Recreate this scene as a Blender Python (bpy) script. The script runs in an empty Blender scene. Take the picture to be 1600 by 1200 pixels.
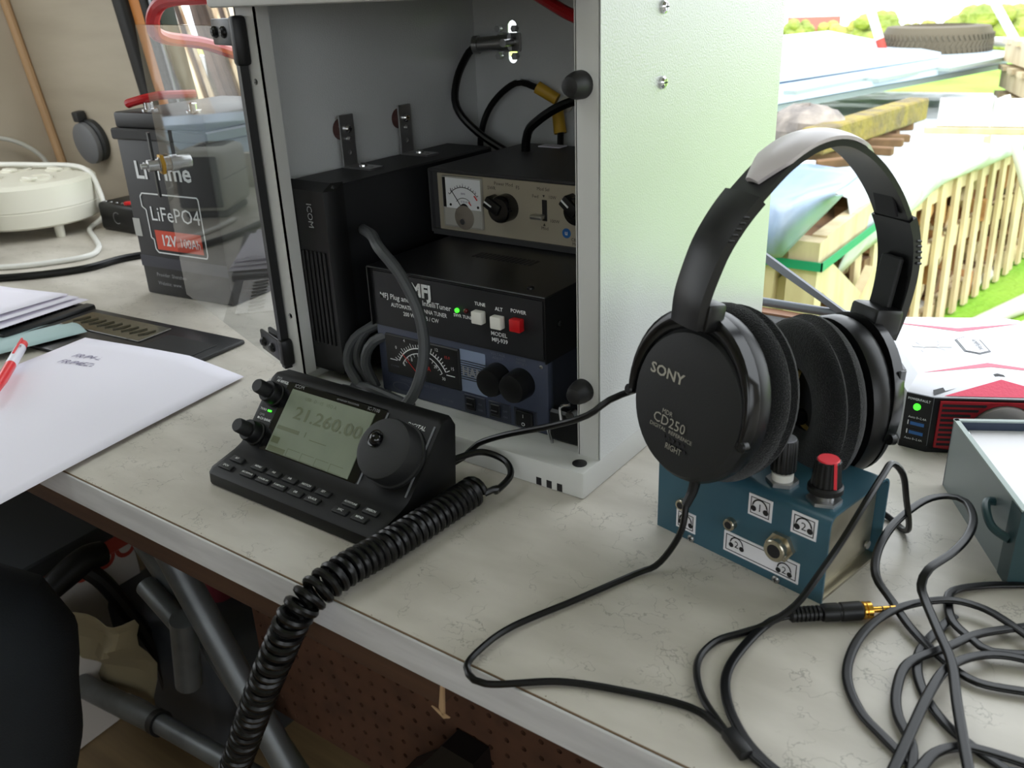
import bpy, bmesh, math, random
from mathutils import Vector, Matrix
from mathutils.geometry import tessellate_polygon
random.seed(7)
S = 0.001                                   # the script is written in millimetres
COL = bpy.context.scene.collection
SC = bpy.context.scene

# ------------------------------------------------------------------ camera
def camera():
    f, yaw, pitch, roll = 1401.06, .6369, .4114, -.0414
    cy, sy, cp, sp = math.cos(yaw), math.sin(yaw), math.cos(pitch), math.sin(pitch)
    F = Vector((-sy*cp, cy*cp, -sp)); r = Vector((cy, sy, 0)); u = r.cross(F)
    cr, sr = math.cos(roll), math.sin(roll)
    r, u = r*cr + u*sr, -r*sr + u*cr
    cd = bpy.data.cameras.new('camera'); cd.sensor_width = 36; cd.lens = 36*f/1600
    cd.clip_start = .02; cd.clip_end = 400
    cd.dof.use_dof = True; cd.dof.focus_distance = .72; cd.dof.aperture_fstop = 15
    o = bpy.data.objects.new('camera', cd); COL.objects.link(o)
    m = Matrix((r, u, -F)).transposed().to_4x4()
    m.translation = Vector((287.945, -468.385, 331.206))*S
    o.matrix_world = m
    SC.camera = o
camera()
# ------------------------------------------------------------------ sky, exposure
w = bpy.data.worlds.new('sky'); SC.world = w; w.use_nodes = True
bg = w.node_tree.nodes['Background']
bg.inputs[0].default_value = (.90, .955, 1, 1); bg.inputs[1].default_value = 3.4
sun = bpy.data.lights.new('sun', 'SUN'); sun.energy = 2.0; sun.angle = .5; sun.color = (1, .96, .88)
so = bpy.data.objects.new('sun', sun); COL.objects.link(so); so.rotation_euler = (math.radians(38), math.radians(34), 0)
SC.view_settings.view_transform = 'Standard'; SC.view_settings.look = 'None'
SC.view_settings.gamma = 1; SC.view_settings.use_curve_mapping = False
SC.view_settings.exposure = 0.02

# ------------------------------------------------------------------ materials
def lin(c):
    return tuple(((v/255)/12.92 if v/255 <= .04045 else ((v/255+.055)/1.055)**2.4) for v in c) + (1,)
MATS = {}
def mat(name, rgb, rough=.5, metal=0, spec=.5, bump=None, var=None, coat=0, emit=None, stretch=None):
    """bump=(scale per m, strength, distance mm); var=(scale, rgb2, low, high[, detail])"""
    m = bpy.data.materials.new(name); m.use_nodes = True; nt = m.node_tree; N = nt.nodes; b = N['Principled BSDF']
    b.inputs['Base Color'].default_value = lin(rgb); b.inputs['Roughness'].default_value = rough
    b.inputs['Metallic'].default_value = metal; b.inputs['Specular IOR Level'].default_value = spec
    b.inputs['Coat Weight'].default_value = coat
    if emit:
        b.inputs['Emission Color'].default_value = lin(emit[0]); b.inputs['Emission Strength'].default_value = emit[1]
    if bump or var:
        tc = N.new('ShaderNodeTexCoord'); src = tc.outputs['Object']
        if stretch:
            mp = N.new('ShaderNodeMapping'); mp.inputs['Scale'].default_value = stretch
            nt.links.new(src, mp.inputs[0]); src = mp.outputs[0]
    if bump:
        n = N.new('ShaderNodeTexNoise'); n.inputs['Scale'].default_value = bump[0]; n.inputs['Detail'].default_value = 2
        nt.links.new(src, n.inputs['Vector'])
        bp = N.new('ShaderNodeBump'); bp.inputs['Strength'].default_value = bump[1]
        bp.inputs['Distance'].default_value = bump[2]*S
        nt.links.new(n.outputs['Fac'], bp.inputs['Height']); nt.links.new(bp.outputs[0], b.inputs['Normal'])
    if var:
        n = N.new('ShaderNodeTexNoise'); n.inputs['Scale'].default_value = var[0]
        n.inputs['Detail'].default_value = var[4] if len(var) > 4 else 5
        nt.links.new(src, n.inputs['Vector'])
        cr = N.new('ShaderNodeValToRGB'); e = cr.color_ramp.elements
        e[0].position = var[2]; e[1].position = var[3]; e[0].color = lin(rgb); e[1].color = lin(var[1])
        nt.links.new(n.outputs['Fac'], cr.inputs[0]); nt.links.new(cr.outputs[0], b.inputs['Base Color'])
    MATS[name] = m
    return m

def clear_mat(name, tint, rough=.03, ior=1.49):
    m = bpy.data.materials.new(name); m.use_nodes = True; nt = m.node_tree; N = nt.nodes
    for n in list(N):
        if n.type != 'OUTPUT_MATERIAL': N.remove(n)
    t = N.new('ShaderNodeBsdfTransparent'); t.inputs[0].default_value = tint
    g = N.new('ShaderNodeBsdfGlossy'); g.inputs['Roughness'].default_value = rough
    fr = N.new('ShaderNodeFresnel'); fr.inputs['IOR'].default_value = ior
    ge = N.new('ShaderNodeNewGeometry'); iv_ = N.new('ShaderNodeMath'); iv_.operation = 'SUBTRACT'; iv_.inputs[0].default_value = 1
    nt.links.new(ge.outputs['Backfacing'], iv_.inputs[1]); mu = N.new('ShaderNodeMath'); mu.operation = 'MULTIPLY'
    nt.links.new(fr.outputs[0], mu.inputs[0]); nt.links.new(iv_.outputs[0], mu.inputs[1])
    mx = N.new('ShaderNodeMixShader')
    nt.links.new(mu.outputs[0], mx.inputs[0]); nt.links.new(t.outputs[0], mx.inputs[1]); nt.links.new(g.outputs[0], mx.inputs[2])
    nt.links.new(mx.outputs[0], N['Material Output'].inputs[0])
    MATS[name] = m; return m

def desk_mat():
    m = mat('desk_laminate', (206, 204, 198), .34, spec=.45)
    nt = m.node_tree; N = nt.nodes; b = N['Principled BSDF']; L = nt.links
    tc = N.new('ShaderNodeTexCoord')
    def noise(sc, det, stretch=None, src=None):
        n = N.new('ShaderNodeTexNoise'); n.inputs['Scale'].default_value = sc; n.inputs['Detail'].default_value = det
        s = src or tc.outputs['Object']
        if stretch:
            mp = N.new('ShaderNodeMapping'); mp.inputs['Scale'].default_value = stretch; mp.inputs['Rotation'].default_value = (0, 0, -.5)
            L.new(s, mp.inputs[0]); s = mp.outputs[0]
        L.new(s, n.inputs['Vector']); return n
    def ramp(fac, p0, p1, c0, c1):
        r = N.new('ShaderNodeValToRGB'); e = r.color_ramp.elements
        e[0].position, e[1].position = p0, p1; e[0].color, e[1].color = c0, c1; L.new(fac, r.inputs[0]); return r
    cloud = noise(9, 6, (1, 2.4, 1))
    base = ramp(cloud.outputs['Fac'], .36, .66, lin((181, 175, 164)), lin((206, 200, 190)))
    # hair-fine cracks: warped cell borders, broken up by a second noise
    wv = noise(55, 4)
    add = N.new('ShaderNodeMixRGB'); add.blend_type = 'LINEAR_LIGHT'; add.inputs[0].default_value = .035
    L.new(tc.outputs['Object'], add.inputs[1]); L.new(wv.outputs['Color'], add.inputs[2])
    vo = N.new('ShaderNodeTexVoronoi'); vo.feature = 'DISTANCE_TO_EDGE'; vo.inputs['Scale'].default_value = 34
    L.new(add.outputs[0], vo.inputs['Vector'])
    line = ramp(vo.outputs['Distance'], .006, .022, (1, 1, 1, 1), (0, 0, 0, 1))
    gate = noise(26, 3); gr = ramp(gate.outputs['Fac'], .48, .58, (0, 0, 0, 1), (.45, .45, .45, 1))
    mul = N.new('ShaderNodeMath'); mul.operation = 'MULTIPLY'; L.new(line.outputs[0], mul.inputs[0]); L.new(gr.outputs[0], mul.inputs[1])
    mx = N.new('ShaderNodeMixRGB'); L.new(mul.outputs[0], mx.inputs[0]); L.new(base.outputs[0], mx.inputs[1])
    mx.inputs[2].default_value = lin((96, 92, 82)); L.new(mx.outputs[0], b.inputs['Base Color'])
    rg = noise(120, 3, (1, 6, 1)); rr = ramp(rg.outputs['Fac'], .3, .7, (.28, .28, .28, 1), (.42, .42, .42, 1))
    L.new(rr.outputs[0], b.inputs['Roughness'])
    return m

desk_mat()
mat('edge_strip', (188, 187, 187), .4, var=(14, (206, 205, 205), .35, .65), stretch=(1, 1, 8))
mat('seam', (112, 90, 66), .7)
mat('apron_wood', (82, 56, 40), .6, var=(18, (58, 38, 28), .35, .7), stretch=(.25, 3, 6))
mat('hardboard', (88, 57, 40), .75, var=(30, (70, 44, 30), .3, .7))
mat('wall_panel', (172, 163, 147), .6, var=(6, (160, 151, 135), .35, .7), stretch=(.6, 1, 4))
mat('wall_side', (180, 170, 155), .6, var=(6, (168, 158, 142), .35, .7))
mat('wood_strip', (190, 158, 122), .5, var=(12, (170, 138, 104), .3, .7), stretch=(4, 4, .4))
mat('floor_wood', (128, 108, 78), .5, var=(8, (104, 86, 62), .3, .7), stretch=(.5, 6, 1))
mat('ceiling_white', (215, 212, 205), .7)
mat('rubber_black', (17, 17, 18), .55)
mat('jamb_orange', (196, 128, 66), .5)
mat('sill_brown', (150, 108, 82), .5)
mat('alu', (172, 176, 184), .35, metal=.85)
mat('strut_grey', (104, 108, 116), .4, metal=.3)
mat('powder', (196, 198, 197), .24, spec=.75, bump=(700, .5, .6))
mat('powder_fine', (198, 198, 194), .42, bump=(900, .18, .3))
mat('black_plastic', (14, 14, 15), .42, spec=.38)
mat('housing_black', (13, 13, 14), .5, spec=.28)
mat('black_gloss', (14, 14, 16), .12)
mat('black_satin', (15, 15, 16), .36, spec=.4)
mat('black_gloss2', (16, 16, 17), .22, spec=.45)
mat('black_matte', (19, 20, 21), .6, bump=(700, .25, .3))
mat('black_paint', (24, 25, 28), .5, bump=(1200, .12, .2))
mat('dark_grey_paint', (58, 58, 60), .5, bump=(1200, .12, .2))
mat('panel_champagne', (176, 168, 150), .42, metal=.25, bump=(300, .05, .2), stretch=(1, 1, 8))
mat('panel_blue', (58, 64, 82), .5)
mat('panel_blue_dark', (38, 42, 54), .5)
mat('steel_blue_label', (128, 140, 164), .5)
mat('white_print', (226, 228, 228), .6)
mat('grey_print', (142, 143, 145), .6)
mat('dim_print', (92, 96, 106), .6)
mat('dark_print', (46, 44, 40), .6)
mat('silver_print', (176, 172, 160), .35, metal=.5)
mat('white_button', (226, 224, 216), .4)
mat('red_button', (188, 22, 28), .35)
mat('red_print', (196, 44, 40), .5)
mat('led_green', (60, 235, 50), .3, emit=((70, 255, 50), 1.6))
mat('led_red', (90, 16, 14), .3)
mat('meter_white', (226, 228, 230), .5)
mat('meter_black', (12, 13, 14), .4)
mat('meter_bezel', (168, 166, 158), .35)
mat('motor_brown', (120, 112, 102), .5)
mat('chrome', (214, 214, 216), .16, metal=1)
mat('steel', (168, 168, 168), .32, metal=.9, bump=(400, .08, .2))
mat('nickel', (190, 182, 164), .25, metal=.95)
mat('brass', (186, 146, 66), .3, metal=.9)
mat('gold', (226, 172, 78), .22, metal=.95)
mat('crimp_yellow', (198, 156, 44), .5)
mat('rubber_red', (70, 38, 34), .6)
mat('cable_black', (10, 10, 11), .32, spec=.35)
mat('cable_grey', (62, 64, 66), .5)
mat('cable_lightgrey', (176, 176, 170), .45)
mat('cable_white', (214, 214, 208), .42)
mat('cable_red', (176, 18, 26), .3)
mat('lcd', (128, 136, 118), .28, var=(40, (120, 128, 112), .3, .7))
mat('lcd_ink', (98, 104, 78), .4)
mat('velour', (22, 23, 24), .95, spec=.1, bump=(1500, 1, 1.2)).node_tree.nodes['Principled BSDF'].inputs['Sheen Weight'].default_value = .25
mat('foam_tan', (176, 150, 84), .9)
mat('band_grey', (206, 198, 199), .3)
mat('teal_paint', (48, 84, 100), .34, spec=.5, bump=(250, .05, .2), var=(30, (56, 92, 106), .3, .7))
mat('alu_raw', (176, 170, 152), .3, metal=.8, var=(40, (142, 136, 118), .35, .75), bump=(200, .1, .2))
mat('sticker', (232, 230, 234), .5)
mat('ink', (20, 18, 22), .6)
mat('nylon', (232, 230, 222), .5)
mat('knob_cap_grey', (122, 122, 128), .5)
mat('knob_red', (226, 54, 66), .4)
mat('inv_silver', (206, 206, 212), .34, metal=.3)
mat('inv_side', (142, 146, 150), .4, metal=.55)
mat('inv_red', (166, 26, 36), .42)
mat('inv_pink', (236, 72, 104), .45, bump=(500, .4, .5))
mat('usb_blue', (38, 96, 160), .4)
mat('fan_grey', (150, 146, 144), .4, metal=.2)
mat('case_grey', (132, 142, 144), .35, metal=.35)
mat('case_teal', (34, 62, 66), .4)
mat('case_navy', (38, 52, 74), .5)
mat('paper', (232, 228, 238), .8)
mat('paper_teal', (164, 188, 188), .6)
mat('leatherette', (24, 24, 25), .38, bump=(350, .25, .5))
mat('folder_window', (70, 66, 52), .15, bump=(60, .4, 1))
mat('pen_blue', (118, 110, 140), .7)
mat('pen_white', (226, 224, 234), .3)
mat('pen_red', (226, 42, 50), .3)
mat('battery_black', (24, 22, 21), .5)
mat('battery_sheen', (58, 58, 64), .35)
mat('label_orange', (206, 72, 44), .5)
mat('socket_grey', (104, 106, 110), .5)
mat('socket_dark', (40, 42, 44), .5)
mat('cream', (216, 214, 200), .4)
mat('adapter_grey', (176, 176, 166), .5)
mat('tube_steel', (118, 122, 124), .42, metal=.6, var=(20, (96, 99, 100), .3, .7))
mat('trousers', (23, 29, 35), .85, bump=(500, .4, .8), var=(9, (16, 21, 26), .35, .7))
mat('box_white', (196, 190, 184), .7)
mat('box_red', (172, 66, 54), .7)
mat('bag_magenta', (112, 32, 48), .7)
mat('craft_paper', (136, 126, 100), .8)
mat('plastic_dark', (56, 60, 66), .5)
clear_mat('acrylic', (.96, .97, .97, 1))
clear_mat('poly_film', (.55, .60, .60, 1), .25)
# outdoors
mat('yard_bounce_grey', (150, 148, 144), .9, var=(3, (128, 126, 120), .3, .7))  # neutral grey for unseen ground, so bounced light carries no green
mat('grass', (120, 176, 44), .9, var=(1.3, (150, 190, 66), .35, .65), bump=(40, .6, 20))
mat('field', (200, 214, 80), .9, var=(.12, (178, 200, 70), .3, .7))
mat('leaf', (118, 136, 66), .8, var=(2, (164, 172, 92), .3, .7), bump=(6, 1, 120))
mat('leaf_yellow', (182, 178, 96), .8, var=(2, (142, 150, 78), .3, .7), bump=(6, 1, 120))
mat('house_wall', (176, 132, 118), .8)
mat('house_roof', (160, 92, 80), .8)
mat('pale_wood', (216, 200, 164), .7, var=(9, (188, 168, 132), .3, .7), stretch=(2, 2, .5))
mat('log_end', (196, 150, 98), .8, var=(18, (150, 104, 66), .3, .7))
mat('log_bark', (140, 108, 78), .9, var=(12, (96, 74, 56), .3, .7))
mat('pole_wood', (240, 224, 196), .8, var=(9, (176, 142, 110), .42, .66), stretch=(3, 3, .35))
mat('pole_dark', (104, 86, 76), .85, var=(7, (70, 60, 56), .35, .65))
mat('moss_beam', (150, 134, 60), .9, var=(14, (112, 100, 74), .35, .65), bump=(40, .8, 10))
mat('stone', (122, 116, 112), .85, var=(14, (170, 160, 150), .4, .7), bump=(20, .8, 15))
mat('tyre', (96, 88, 72), .85)
mat('tarp_white', (186, 192, 198), .35, var=(4, (206, 211, 214), .35, .65), bump=(5, .9, 60))
mat('tarp_blue', (112, 136, 172), .28, var=(3, (150, 168, 186), .35, .65), bump=(5, .6, 40))
mat('sheet_pale', (186, 202, 214), .4, var=(2, (180, 200, 222), .35, .65), stretch=(.4, 2, 1))
mat('sheet_edge', (150, 164, 160), .5)
mat('pole_white', (232, 230, 226), .5)
mat('strap_green', (22, 146, 104), .5)
mat('pvc', (206, 204, 196), .5)

# ------------------------------------------------------------------ building helpers
def V3(p): return Vector(p)
class MB:
    def __init__(s): s.v = []; s.f = []
    def add(s, vs, fs):
        k = len(s.v); s.v += [tuple(p) for p in vs]; s.f += [tuple(i+k for i in f) for f in fs]; return s
    def box(s, a, b, m=None):
        (x0, y0, z0), (x1, y1, z1) = a, b
        vs = [(x0,y0,z0),(x1,y0,z0),(x1,y1,z0),(x0,y1,z0),(x0,y0,z1),(x1,y0,z1),(x1,y1,z1),(x0,y1,z1)]
        if m is not None: vs = [tuple(m @ Vector(p)) for p in vs]
        return s.add(vs, [(0,3,2,1),(4,5,6,7),(0,1,5,4),(1,2,6,5),(2,3,7,6),(3,0,4,7)])
    def rbox(s, a, b, r=2, seg=2, m=None):
        bm = bmesh.new(); t = MB().box(a, b)
        vv = [bm.verts.new(p) for p in t.v]
        for f in t.f: bm.faces.new([vv[i] for i in f])
        bmesh.ops.bevel(bm, geom=bm.edges[:], offset=r, segments=seg, profile=.5, affect='EDGES')
        bm.verts.index_update()
        vs = [(m @ v.co if m is not None else v.co.copy()) for v in bm.verts]
        s.add(vs, [tuple(v.index for v in f.verts) for f in bm.faces]); bm.free(); return s
    def frame(s, ax):
        ax = Vector(ax).normalized(); h = Vector((0, 0, 1)) if abs(ax.z) < .9 else Vector((1, 0, 0))
        a = h.cross(ax).normalized(); return a, ax.cross(a), ax
    def lathe(s, prof, o, ax=(0,0,1), n=24, caps=True, sx=1, sy=1, up=None):
        a, b, c = s.frame(ax)
        if up is not None:
            c = Vector(ax).normalized(); b = (Vector(up) - c*Vector(up).dot(c)).normalized(); a = b.cross(c)
        o = Vector(o); vs = []; fs = []
        for r, h in prof:
            for i in range(n):
                t = 2*math.pi*i/n; vs.append(o + a*(r*sx*math.cos(t)) + b*(r*sy*math.sin(t)) + c*h)
        for j in range(len(prof)-1):
            for i in range(n):
                k = (i+1) % n; fs.append((j*n+i, j*n+k, (j+1)*n+k, (j+1)*n+i))
        if caps:
            fs.append(tuple(range(n-1, -1, -1))); fs.append(tuple((len(prof)-1)*n+i for i in range(n)))
        return s.add(vs, fs)
    def cyl(s, p0, p1, r0, r1=None, n=18):
        p0, p1 = Vector(p0), Vector(p1); d = p1-p0
        return s.lathe([(r0, 0), (r0 if r1 is None else r1, d.length)], p0, d, n)
    def prism(s, poly, vec):
        n = len(poly); vec = Vector(vec)
        vs = [Vector(p) for p in poly] + [Vector(p)+vec for p in poly]
        fs = [tuple(range(n-1, -1, -1)), tuple(range(n, 2*n))] + [(i, (i+1) % n, (i+1) % n + n, i+n) for i in range(n)]
        return s.add(vs, fs)
    def plate(s, loops, to3, thick):
        """flat sheet with holes; loops of 2-D points, to3 maps (x, y) and depth to 3-D"""
        flat = [Vector((p[0], p[1], 0)) for l in loops for p in l]
        tri = tessellate_polygon([[Vector((p[0], p[1], 0)) for p in l] for l in loops]); n = len(flat)
        vs = [to3(p.x, p.y, 0) for p in flat] + [to3(p.x, p.y, thick) for p in flat]
        fs = [tuple(t) for t in tri] + [tuple(i+n for i in reversed(t)) for t in tri]; k = 0
        for l in loops:
            m = len(l); fs += [(k+i, k+(i+1) % m, k+(i+1) % m+n, k+i+n) for i in range(m)]; k += m
        return s.add(vs, fs)
    def sphere(s, c, r, n=12, sc=(1,1,1)):
        pr = [(max(1e-3, r*math.sin(math.pi*i/n)), -r*math.cos(math.pi*i/n)) for i in range(n+1)]
        t = MB().lathe(pr, (0,0,0), (0,0,1), 2*n)
        return s.add([(c[0]+p[0]*sc[0], c[1]+p[1]*sc[1], c[2]+p[2]*sc[2]) for p in t.v], t.f)
    def tube(s, pts, r, n=8, prof=None, up=(0,0,1), step=None, radii=None, closed=False, raw=False):
        P = [Vector(p) for p in pts] if raw else spline(pts, step)
        m = len(P); k0 = len(s.v); pr = prof or [(math.cos(2*math.pi*i/n), math.sin(2*math.pi*i/n)) for i in range(n)]
        n = len(pr); up = Vector(up); vs = []; fs = []; a = None
        for i, p in enumerate(P):
            t = (P[min(i+1, m-1)]-P[max(i-1, 0)]).normalized()
            if prof:
                b = up - t*up.dot(t); b = b.normalized() if b.length > 1e-4 else (a or s.frame(t)[0])
                a2 = t.cross(b); bb = b; a = b; fa, fb = a2, bb
            else:
                if a is None: a = s.frame(t)[0]
                a = (a - t*a.dot(t)).normalized(); fa, fb = a, t.cross(a)
            R = radii(i/(m-1)) if radii else r
            for x, y in pr: vs.append(p + fa*(x*R) + fb*(y*R))
        for j in range(m-1):
            for i in range(n):
                k = (i+1) % n; fs.append((j*n+i, j*n+k, (j+1)*n+k, (j+1)*n+i))
        fs.append(tuple(range(n-1, -1, -1))); fs.append(tuple((m-1)*n+i for i in range(n)))
        return s.add(vs, fs)
    def build(s, name, material, parent=None, label=None, smooth=32, kind=None, bevel=0):
        bm = bmesh.new(); vv = [bm.verts.new(Vector(p)*S) for p in s.v]
        for f in s.f:
            try: bm.faces.new([vv[i] for i in f])
            except ValueError: pass
        bmesh.ops.recalc_face_normals(bm, faces=bm.faces[:])
        if bevel:
            bmesh.ops.dissolve_limit(bm, angle_limit=.01, verts=bm.verts[:], edges=bm.edges[:])
            ed = [e_ for e_ in bm.edges if len(e_.link_faces) == 2 and e_.calc_face_angle(0) > .5]
            bmesh.ops.bevel(bm, geom=ed, offset=bevel*S, segments=2, profile=.5, affect='EDGES')
        me = bpy.data.meshes.new(name); bm.to_mesh(me); bm.free()
        if smooth:
            me.polygons.foreach_set('use_smooth', [True]*len(me.polygons)); me.set_sharp_from_angle(angle=math.radians(smooth))
        me.materials.append(MATS[material])
        o = bpy.data.objects.new(name, me); COL.objects.link(o)
        if parent is not None: o.parent = parent
        if label: o['label'] = label
        if kind: o['kind'] = kind
        return o
def spline(pts, step=None):
    P = [Vector(p) for p in pts]
    if len(P) == 2: return P
    Q = [P[0]*2-P[1]] + P + [P[-1]*2-P[-2]]; out = []
    for i in range(1, len(Q)-2):
        a, b, c, d = Q[i-1:i+3]; L = (c-b).length; k = max(2, int(L/(step or max(2, L/6))))
        for j in range(k):
            t = j/k
            out.append(.5*((2*b)+(c-a)*t+(2*a-5*b+4*c-d)*t*t+(3*b-a-3*c+d)*t**3))
    out.append(P[-1]); return out
def thing(name, label, cat, loc=(0,0,0), rz=0, group=None, basis=None):
    o = bpy.data.objects.new(name, None); COL.objects.link(o); o.empty_display_size = .02
    if basis:
        m = Matrix(basis).transposed().to_4x4(); m.translation = Vector(loc)*S; o.matrix_world = m
    else:
        o.location = Vector(loc)*S; o.rotation_euler = (0, 0, rz)
    o['label'] = label; o['category'] = cat
    if group: o['group'] = group
    return o
def tag(o, label, cat, group=None, kind=None):
    o['label'] = label
    if cat: o['category'] = cat
    if group: o['group'] = group
    if kind: o['kind'] = kind
    return o
def struct(o, label=None):
    o['kind'] = 'structure'
    if label: o['label'] = label
    return o
def text(s, h, o, r, u, material, parent, name='lettering', align='CENTER', shear=0, bold=0, width=None, space=1):
    """h = cap height in mm, o = baseline point, r / u = writing and upward directions (parent space)"""
    cu = bpy.data.curves.new('t', 'FONT'); cu.body = s; cu.size = h/.69; cu.align_x = align; cu.shear = shear
    cu.offset = bold*h; cu.space_character = space; cu.resolution_u = 2
    t = bpy.data.objects.new('t', cu); COL.objects.link(t)
    me = bpy.data.meshes.new_from_object(t); bpy.data.objects.remove(t); bpy.data.curves.remove(cu)
    r, u = Vector(r).normalized(), Vector(u).normalized(); nn = r.cross(u); o = Vector(o)
    sx = 1
    if width and len(me.vertices):
        xs = [v.co.x for v in me.vertices]; sx = width/max(1e-6, max(xs)-min(xs))
    for v in me.vertices: v.co = (o + r*(v.co.x*sx) + u*v.co.y + nn*.25)*S
    me.name = name; me.materials.clear(); me.materials.append(MATS[material])
    ob = bpy.data.objects.new(name, me); COL.objects.link(ob); ob.parent = parent
    return ob
def quad(b, o, r, u, x0, y0, x1, y1, d=.2):
    """thin rectangle on a plane"""
    r, u = Vector(r).normalized(), Vector(u).normalized(); n = r.cross(u); o = Vector(o)
    P = [o+r*x+u*y for x, y in ((x0,y0),(x1,y0),(x1,y1),(x0,y1))]
    return b.prism(P, n*d)
def arc(b, o, r, u, cx, cy, R, wd, a0, a1, n=20, d=.25, sx=1):
    r, u = Vector(r).normalized(), Vector(u).normalized(); nn = r.cross(u); o = Vector(o); vs = []; fs = []
    for i in range(n+1):
        t = math.radians(a0+(a1-a0)*i/n)
        for q in (R-wd/2, R+wd/2): vs.append(o+r*(cx+q*sx*math.cos(t))+u*(cy+q*math.sin(t))+nn*d)
    for i in range(n): fs.append((2*i, 2*i+1, 2*i+3, 2*i+2))
    return b.add(vs, fs)
def ring2(cx, cy, rx, ry, n=12, a0=0):
    return [(cx+rx*math.cos(a0+2*math.pi*i/n), cy+ry*math.sin(a0+2*math.pi*i/n)) for i in range(n)]
def screw(parent, p, ax, r=3, h=1.6, material='chrome', name='screw', cross=True):
    b = MB(); b.lathe([(r, 0), (r*.95, h*.55), (r*.6, h)], p, ax, 12)
    o = b.build(name, material, parent)
    if cross:
        a, c, n = b.frame(ax); q = Vector(p)+n*(h)
        k = MB(); m = Matrix((a, c, n)).transposed().to_4x4(); m.translation = q
        k.box((-r*.55, -r*.12, -.1), (r*.55, r*.12, .08), m); k.box((-r*.12, -r*.55, -.1), (r*.12, r*.55, .08), m)
        k.build('slot', 'ink', o)
    return o
# ================================================================== the setting: a caravan end with one long window
TILT = math.radians(7); YW = 450
def wall_obj(o):
    o.location = (0, YW*S, 0); o.rotation_euler = (TILT, 0, 0); return o
def boxes(name, material, lst, **k):
    b = MB()
    for a, c in lst: b.box(a, c)
    return b.build(name, material, **k)
struct(boxes('floor', 'floor_wood', [((-1420, -1900, -745), (1520, 520, -720))]), 'brown wood plank pattern floor under the desk')
struct(MB().plate([[(-1460, -1960), (1560, -1960), (1560, 460), (-1460, 460)], [(-1000, -900), (-1000, -300), (-350, -300), (-350, -900)]], lambda x, y, d: (x, y, 1150+d), 30).build('ceiling', 'ceiling_white', smooth=0), 'unseen white ceiling with a square opening added to light the desk')  # square opening is added to let light down on desk and papers
wb = struct(wall_obj(boxes('wall_back', 'wall_panel', [((-1460, 0, -730), (-1092, 18, 1160)), ((-1092, 0, -730), (1300, 18, -22)),
      ((-1092, 0, 760), (1300, 18, 1160)), ((1300, 0, -730), (1560, 18, 1160))])), 'greyish beige panel wall around the long window')
struct(MB().plate([[(-1900, -730), (460, -730), (460, 1160), (-1900, 1160)], [(-800, 60), (-800, 640), (170, 640), (170, 60)]], lambda x, y, d: (-1424-d, x, y), 24).build('wall_left', 'wall_side', smooth=0), 'beige side wall with a window beside the desk')
struct(MB().plate([[(-1900, -730), (470, -730), (470, 1160), (-1900, 1160)], [(-1600, 60), (-1600, 720), (-250, 720), (-250, 60)]],
       lambda x, y, d: (1500+d, x, y), 20).build('wall_right', 'wall_side'))  # unseen wall; its opening is sized to light the cabinet's inside
struct(MB().plate([[(-1450, -730), (1520, -730), (1520, 1160), (-1450, 1160)], [(350, 120), (350, 860), (1350, 860), (1350, 120)]],
       lambda x, y, d: (x, -1900-d, y), 20).build('wall_front', 'wall_side'))  # unseen wall; opening added and shifted to brighten the cabinet from the front
tr = MB().tube([(-1418, -7, -20), (-1418, -7, 1150)], 8, 10, raw=True).build('trim_1', 'wood_strip')
struct(wall_obj(tr), 'pale wooden corner moulding between the two beige walls')
# window: black seal, orange wooden jamb, dark bar and bright metal bead, low sill
wn = bpy.data.objects.new('window_1', None); COL.objects.link(wn); wall_obj(wn); struct(wn, 'long open window with black rubber seal and wooden reveal')
MB().rbox((-1094, -12, -10), (-1062, 14, 760), 8, 3).build('rubber_seal', 'rubber_black', wn)
MB().box((-1062, 0, -10), (-1036, 22, 760)).build('window_jamb', 'jamb_orange', wn, 'orange brown wooden jamb strip')
MB().rbox((-1036, -2, -10), (-1018, 30, 760), 5, 2).build('rubber_seal', 'rubber_black', wn)
MB().rbox((-1017, 2, -10), (-1009, 30, 760), 2, 2).build('metal_bead', 'alu', wn)
MB().rbox((-1008, 4, -10), (-1001, 34, 760), 2, 2).build('rubber_seal', 'rubber_black', wn)
wl = bpy.data.objects.new('window_2', None); COL.objects.link(wl); struct(wl, 'low window sill behind the desk')
MB().rbox((-1060, 408, -40), (1290, 440, 0), 4, 2).build('sill_seal', 'rubber_black', wl, 'black rubber band along the sill')
MB().box((-1060, 440, -40), (1290, 456, 1)).build('sill_board', 'sill_brown', wl, 'brown wooden strip along the sill')
MB().cyl((-1010, 462, 5), (1290, 462, 5), 5).build('sill_rail', 'strut_grey', wl, 'grey metal rail along the sill')
st = thing('window_stay', 'flat grey metal window stay slanting up from the sill', 'window stay', (0, 0, 0))
b = MB(); b.prism([(56, 457, 2), (44, 457, 2), (-178, 457, 121), (-178, 457, 135)], (0, 5, 0)); b.build('bar', 'strut_grey', st)
screw(st, (46, 457, 8), (0, -1, 0), 4, 2, 'steel', 'pivot', False)

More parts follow.
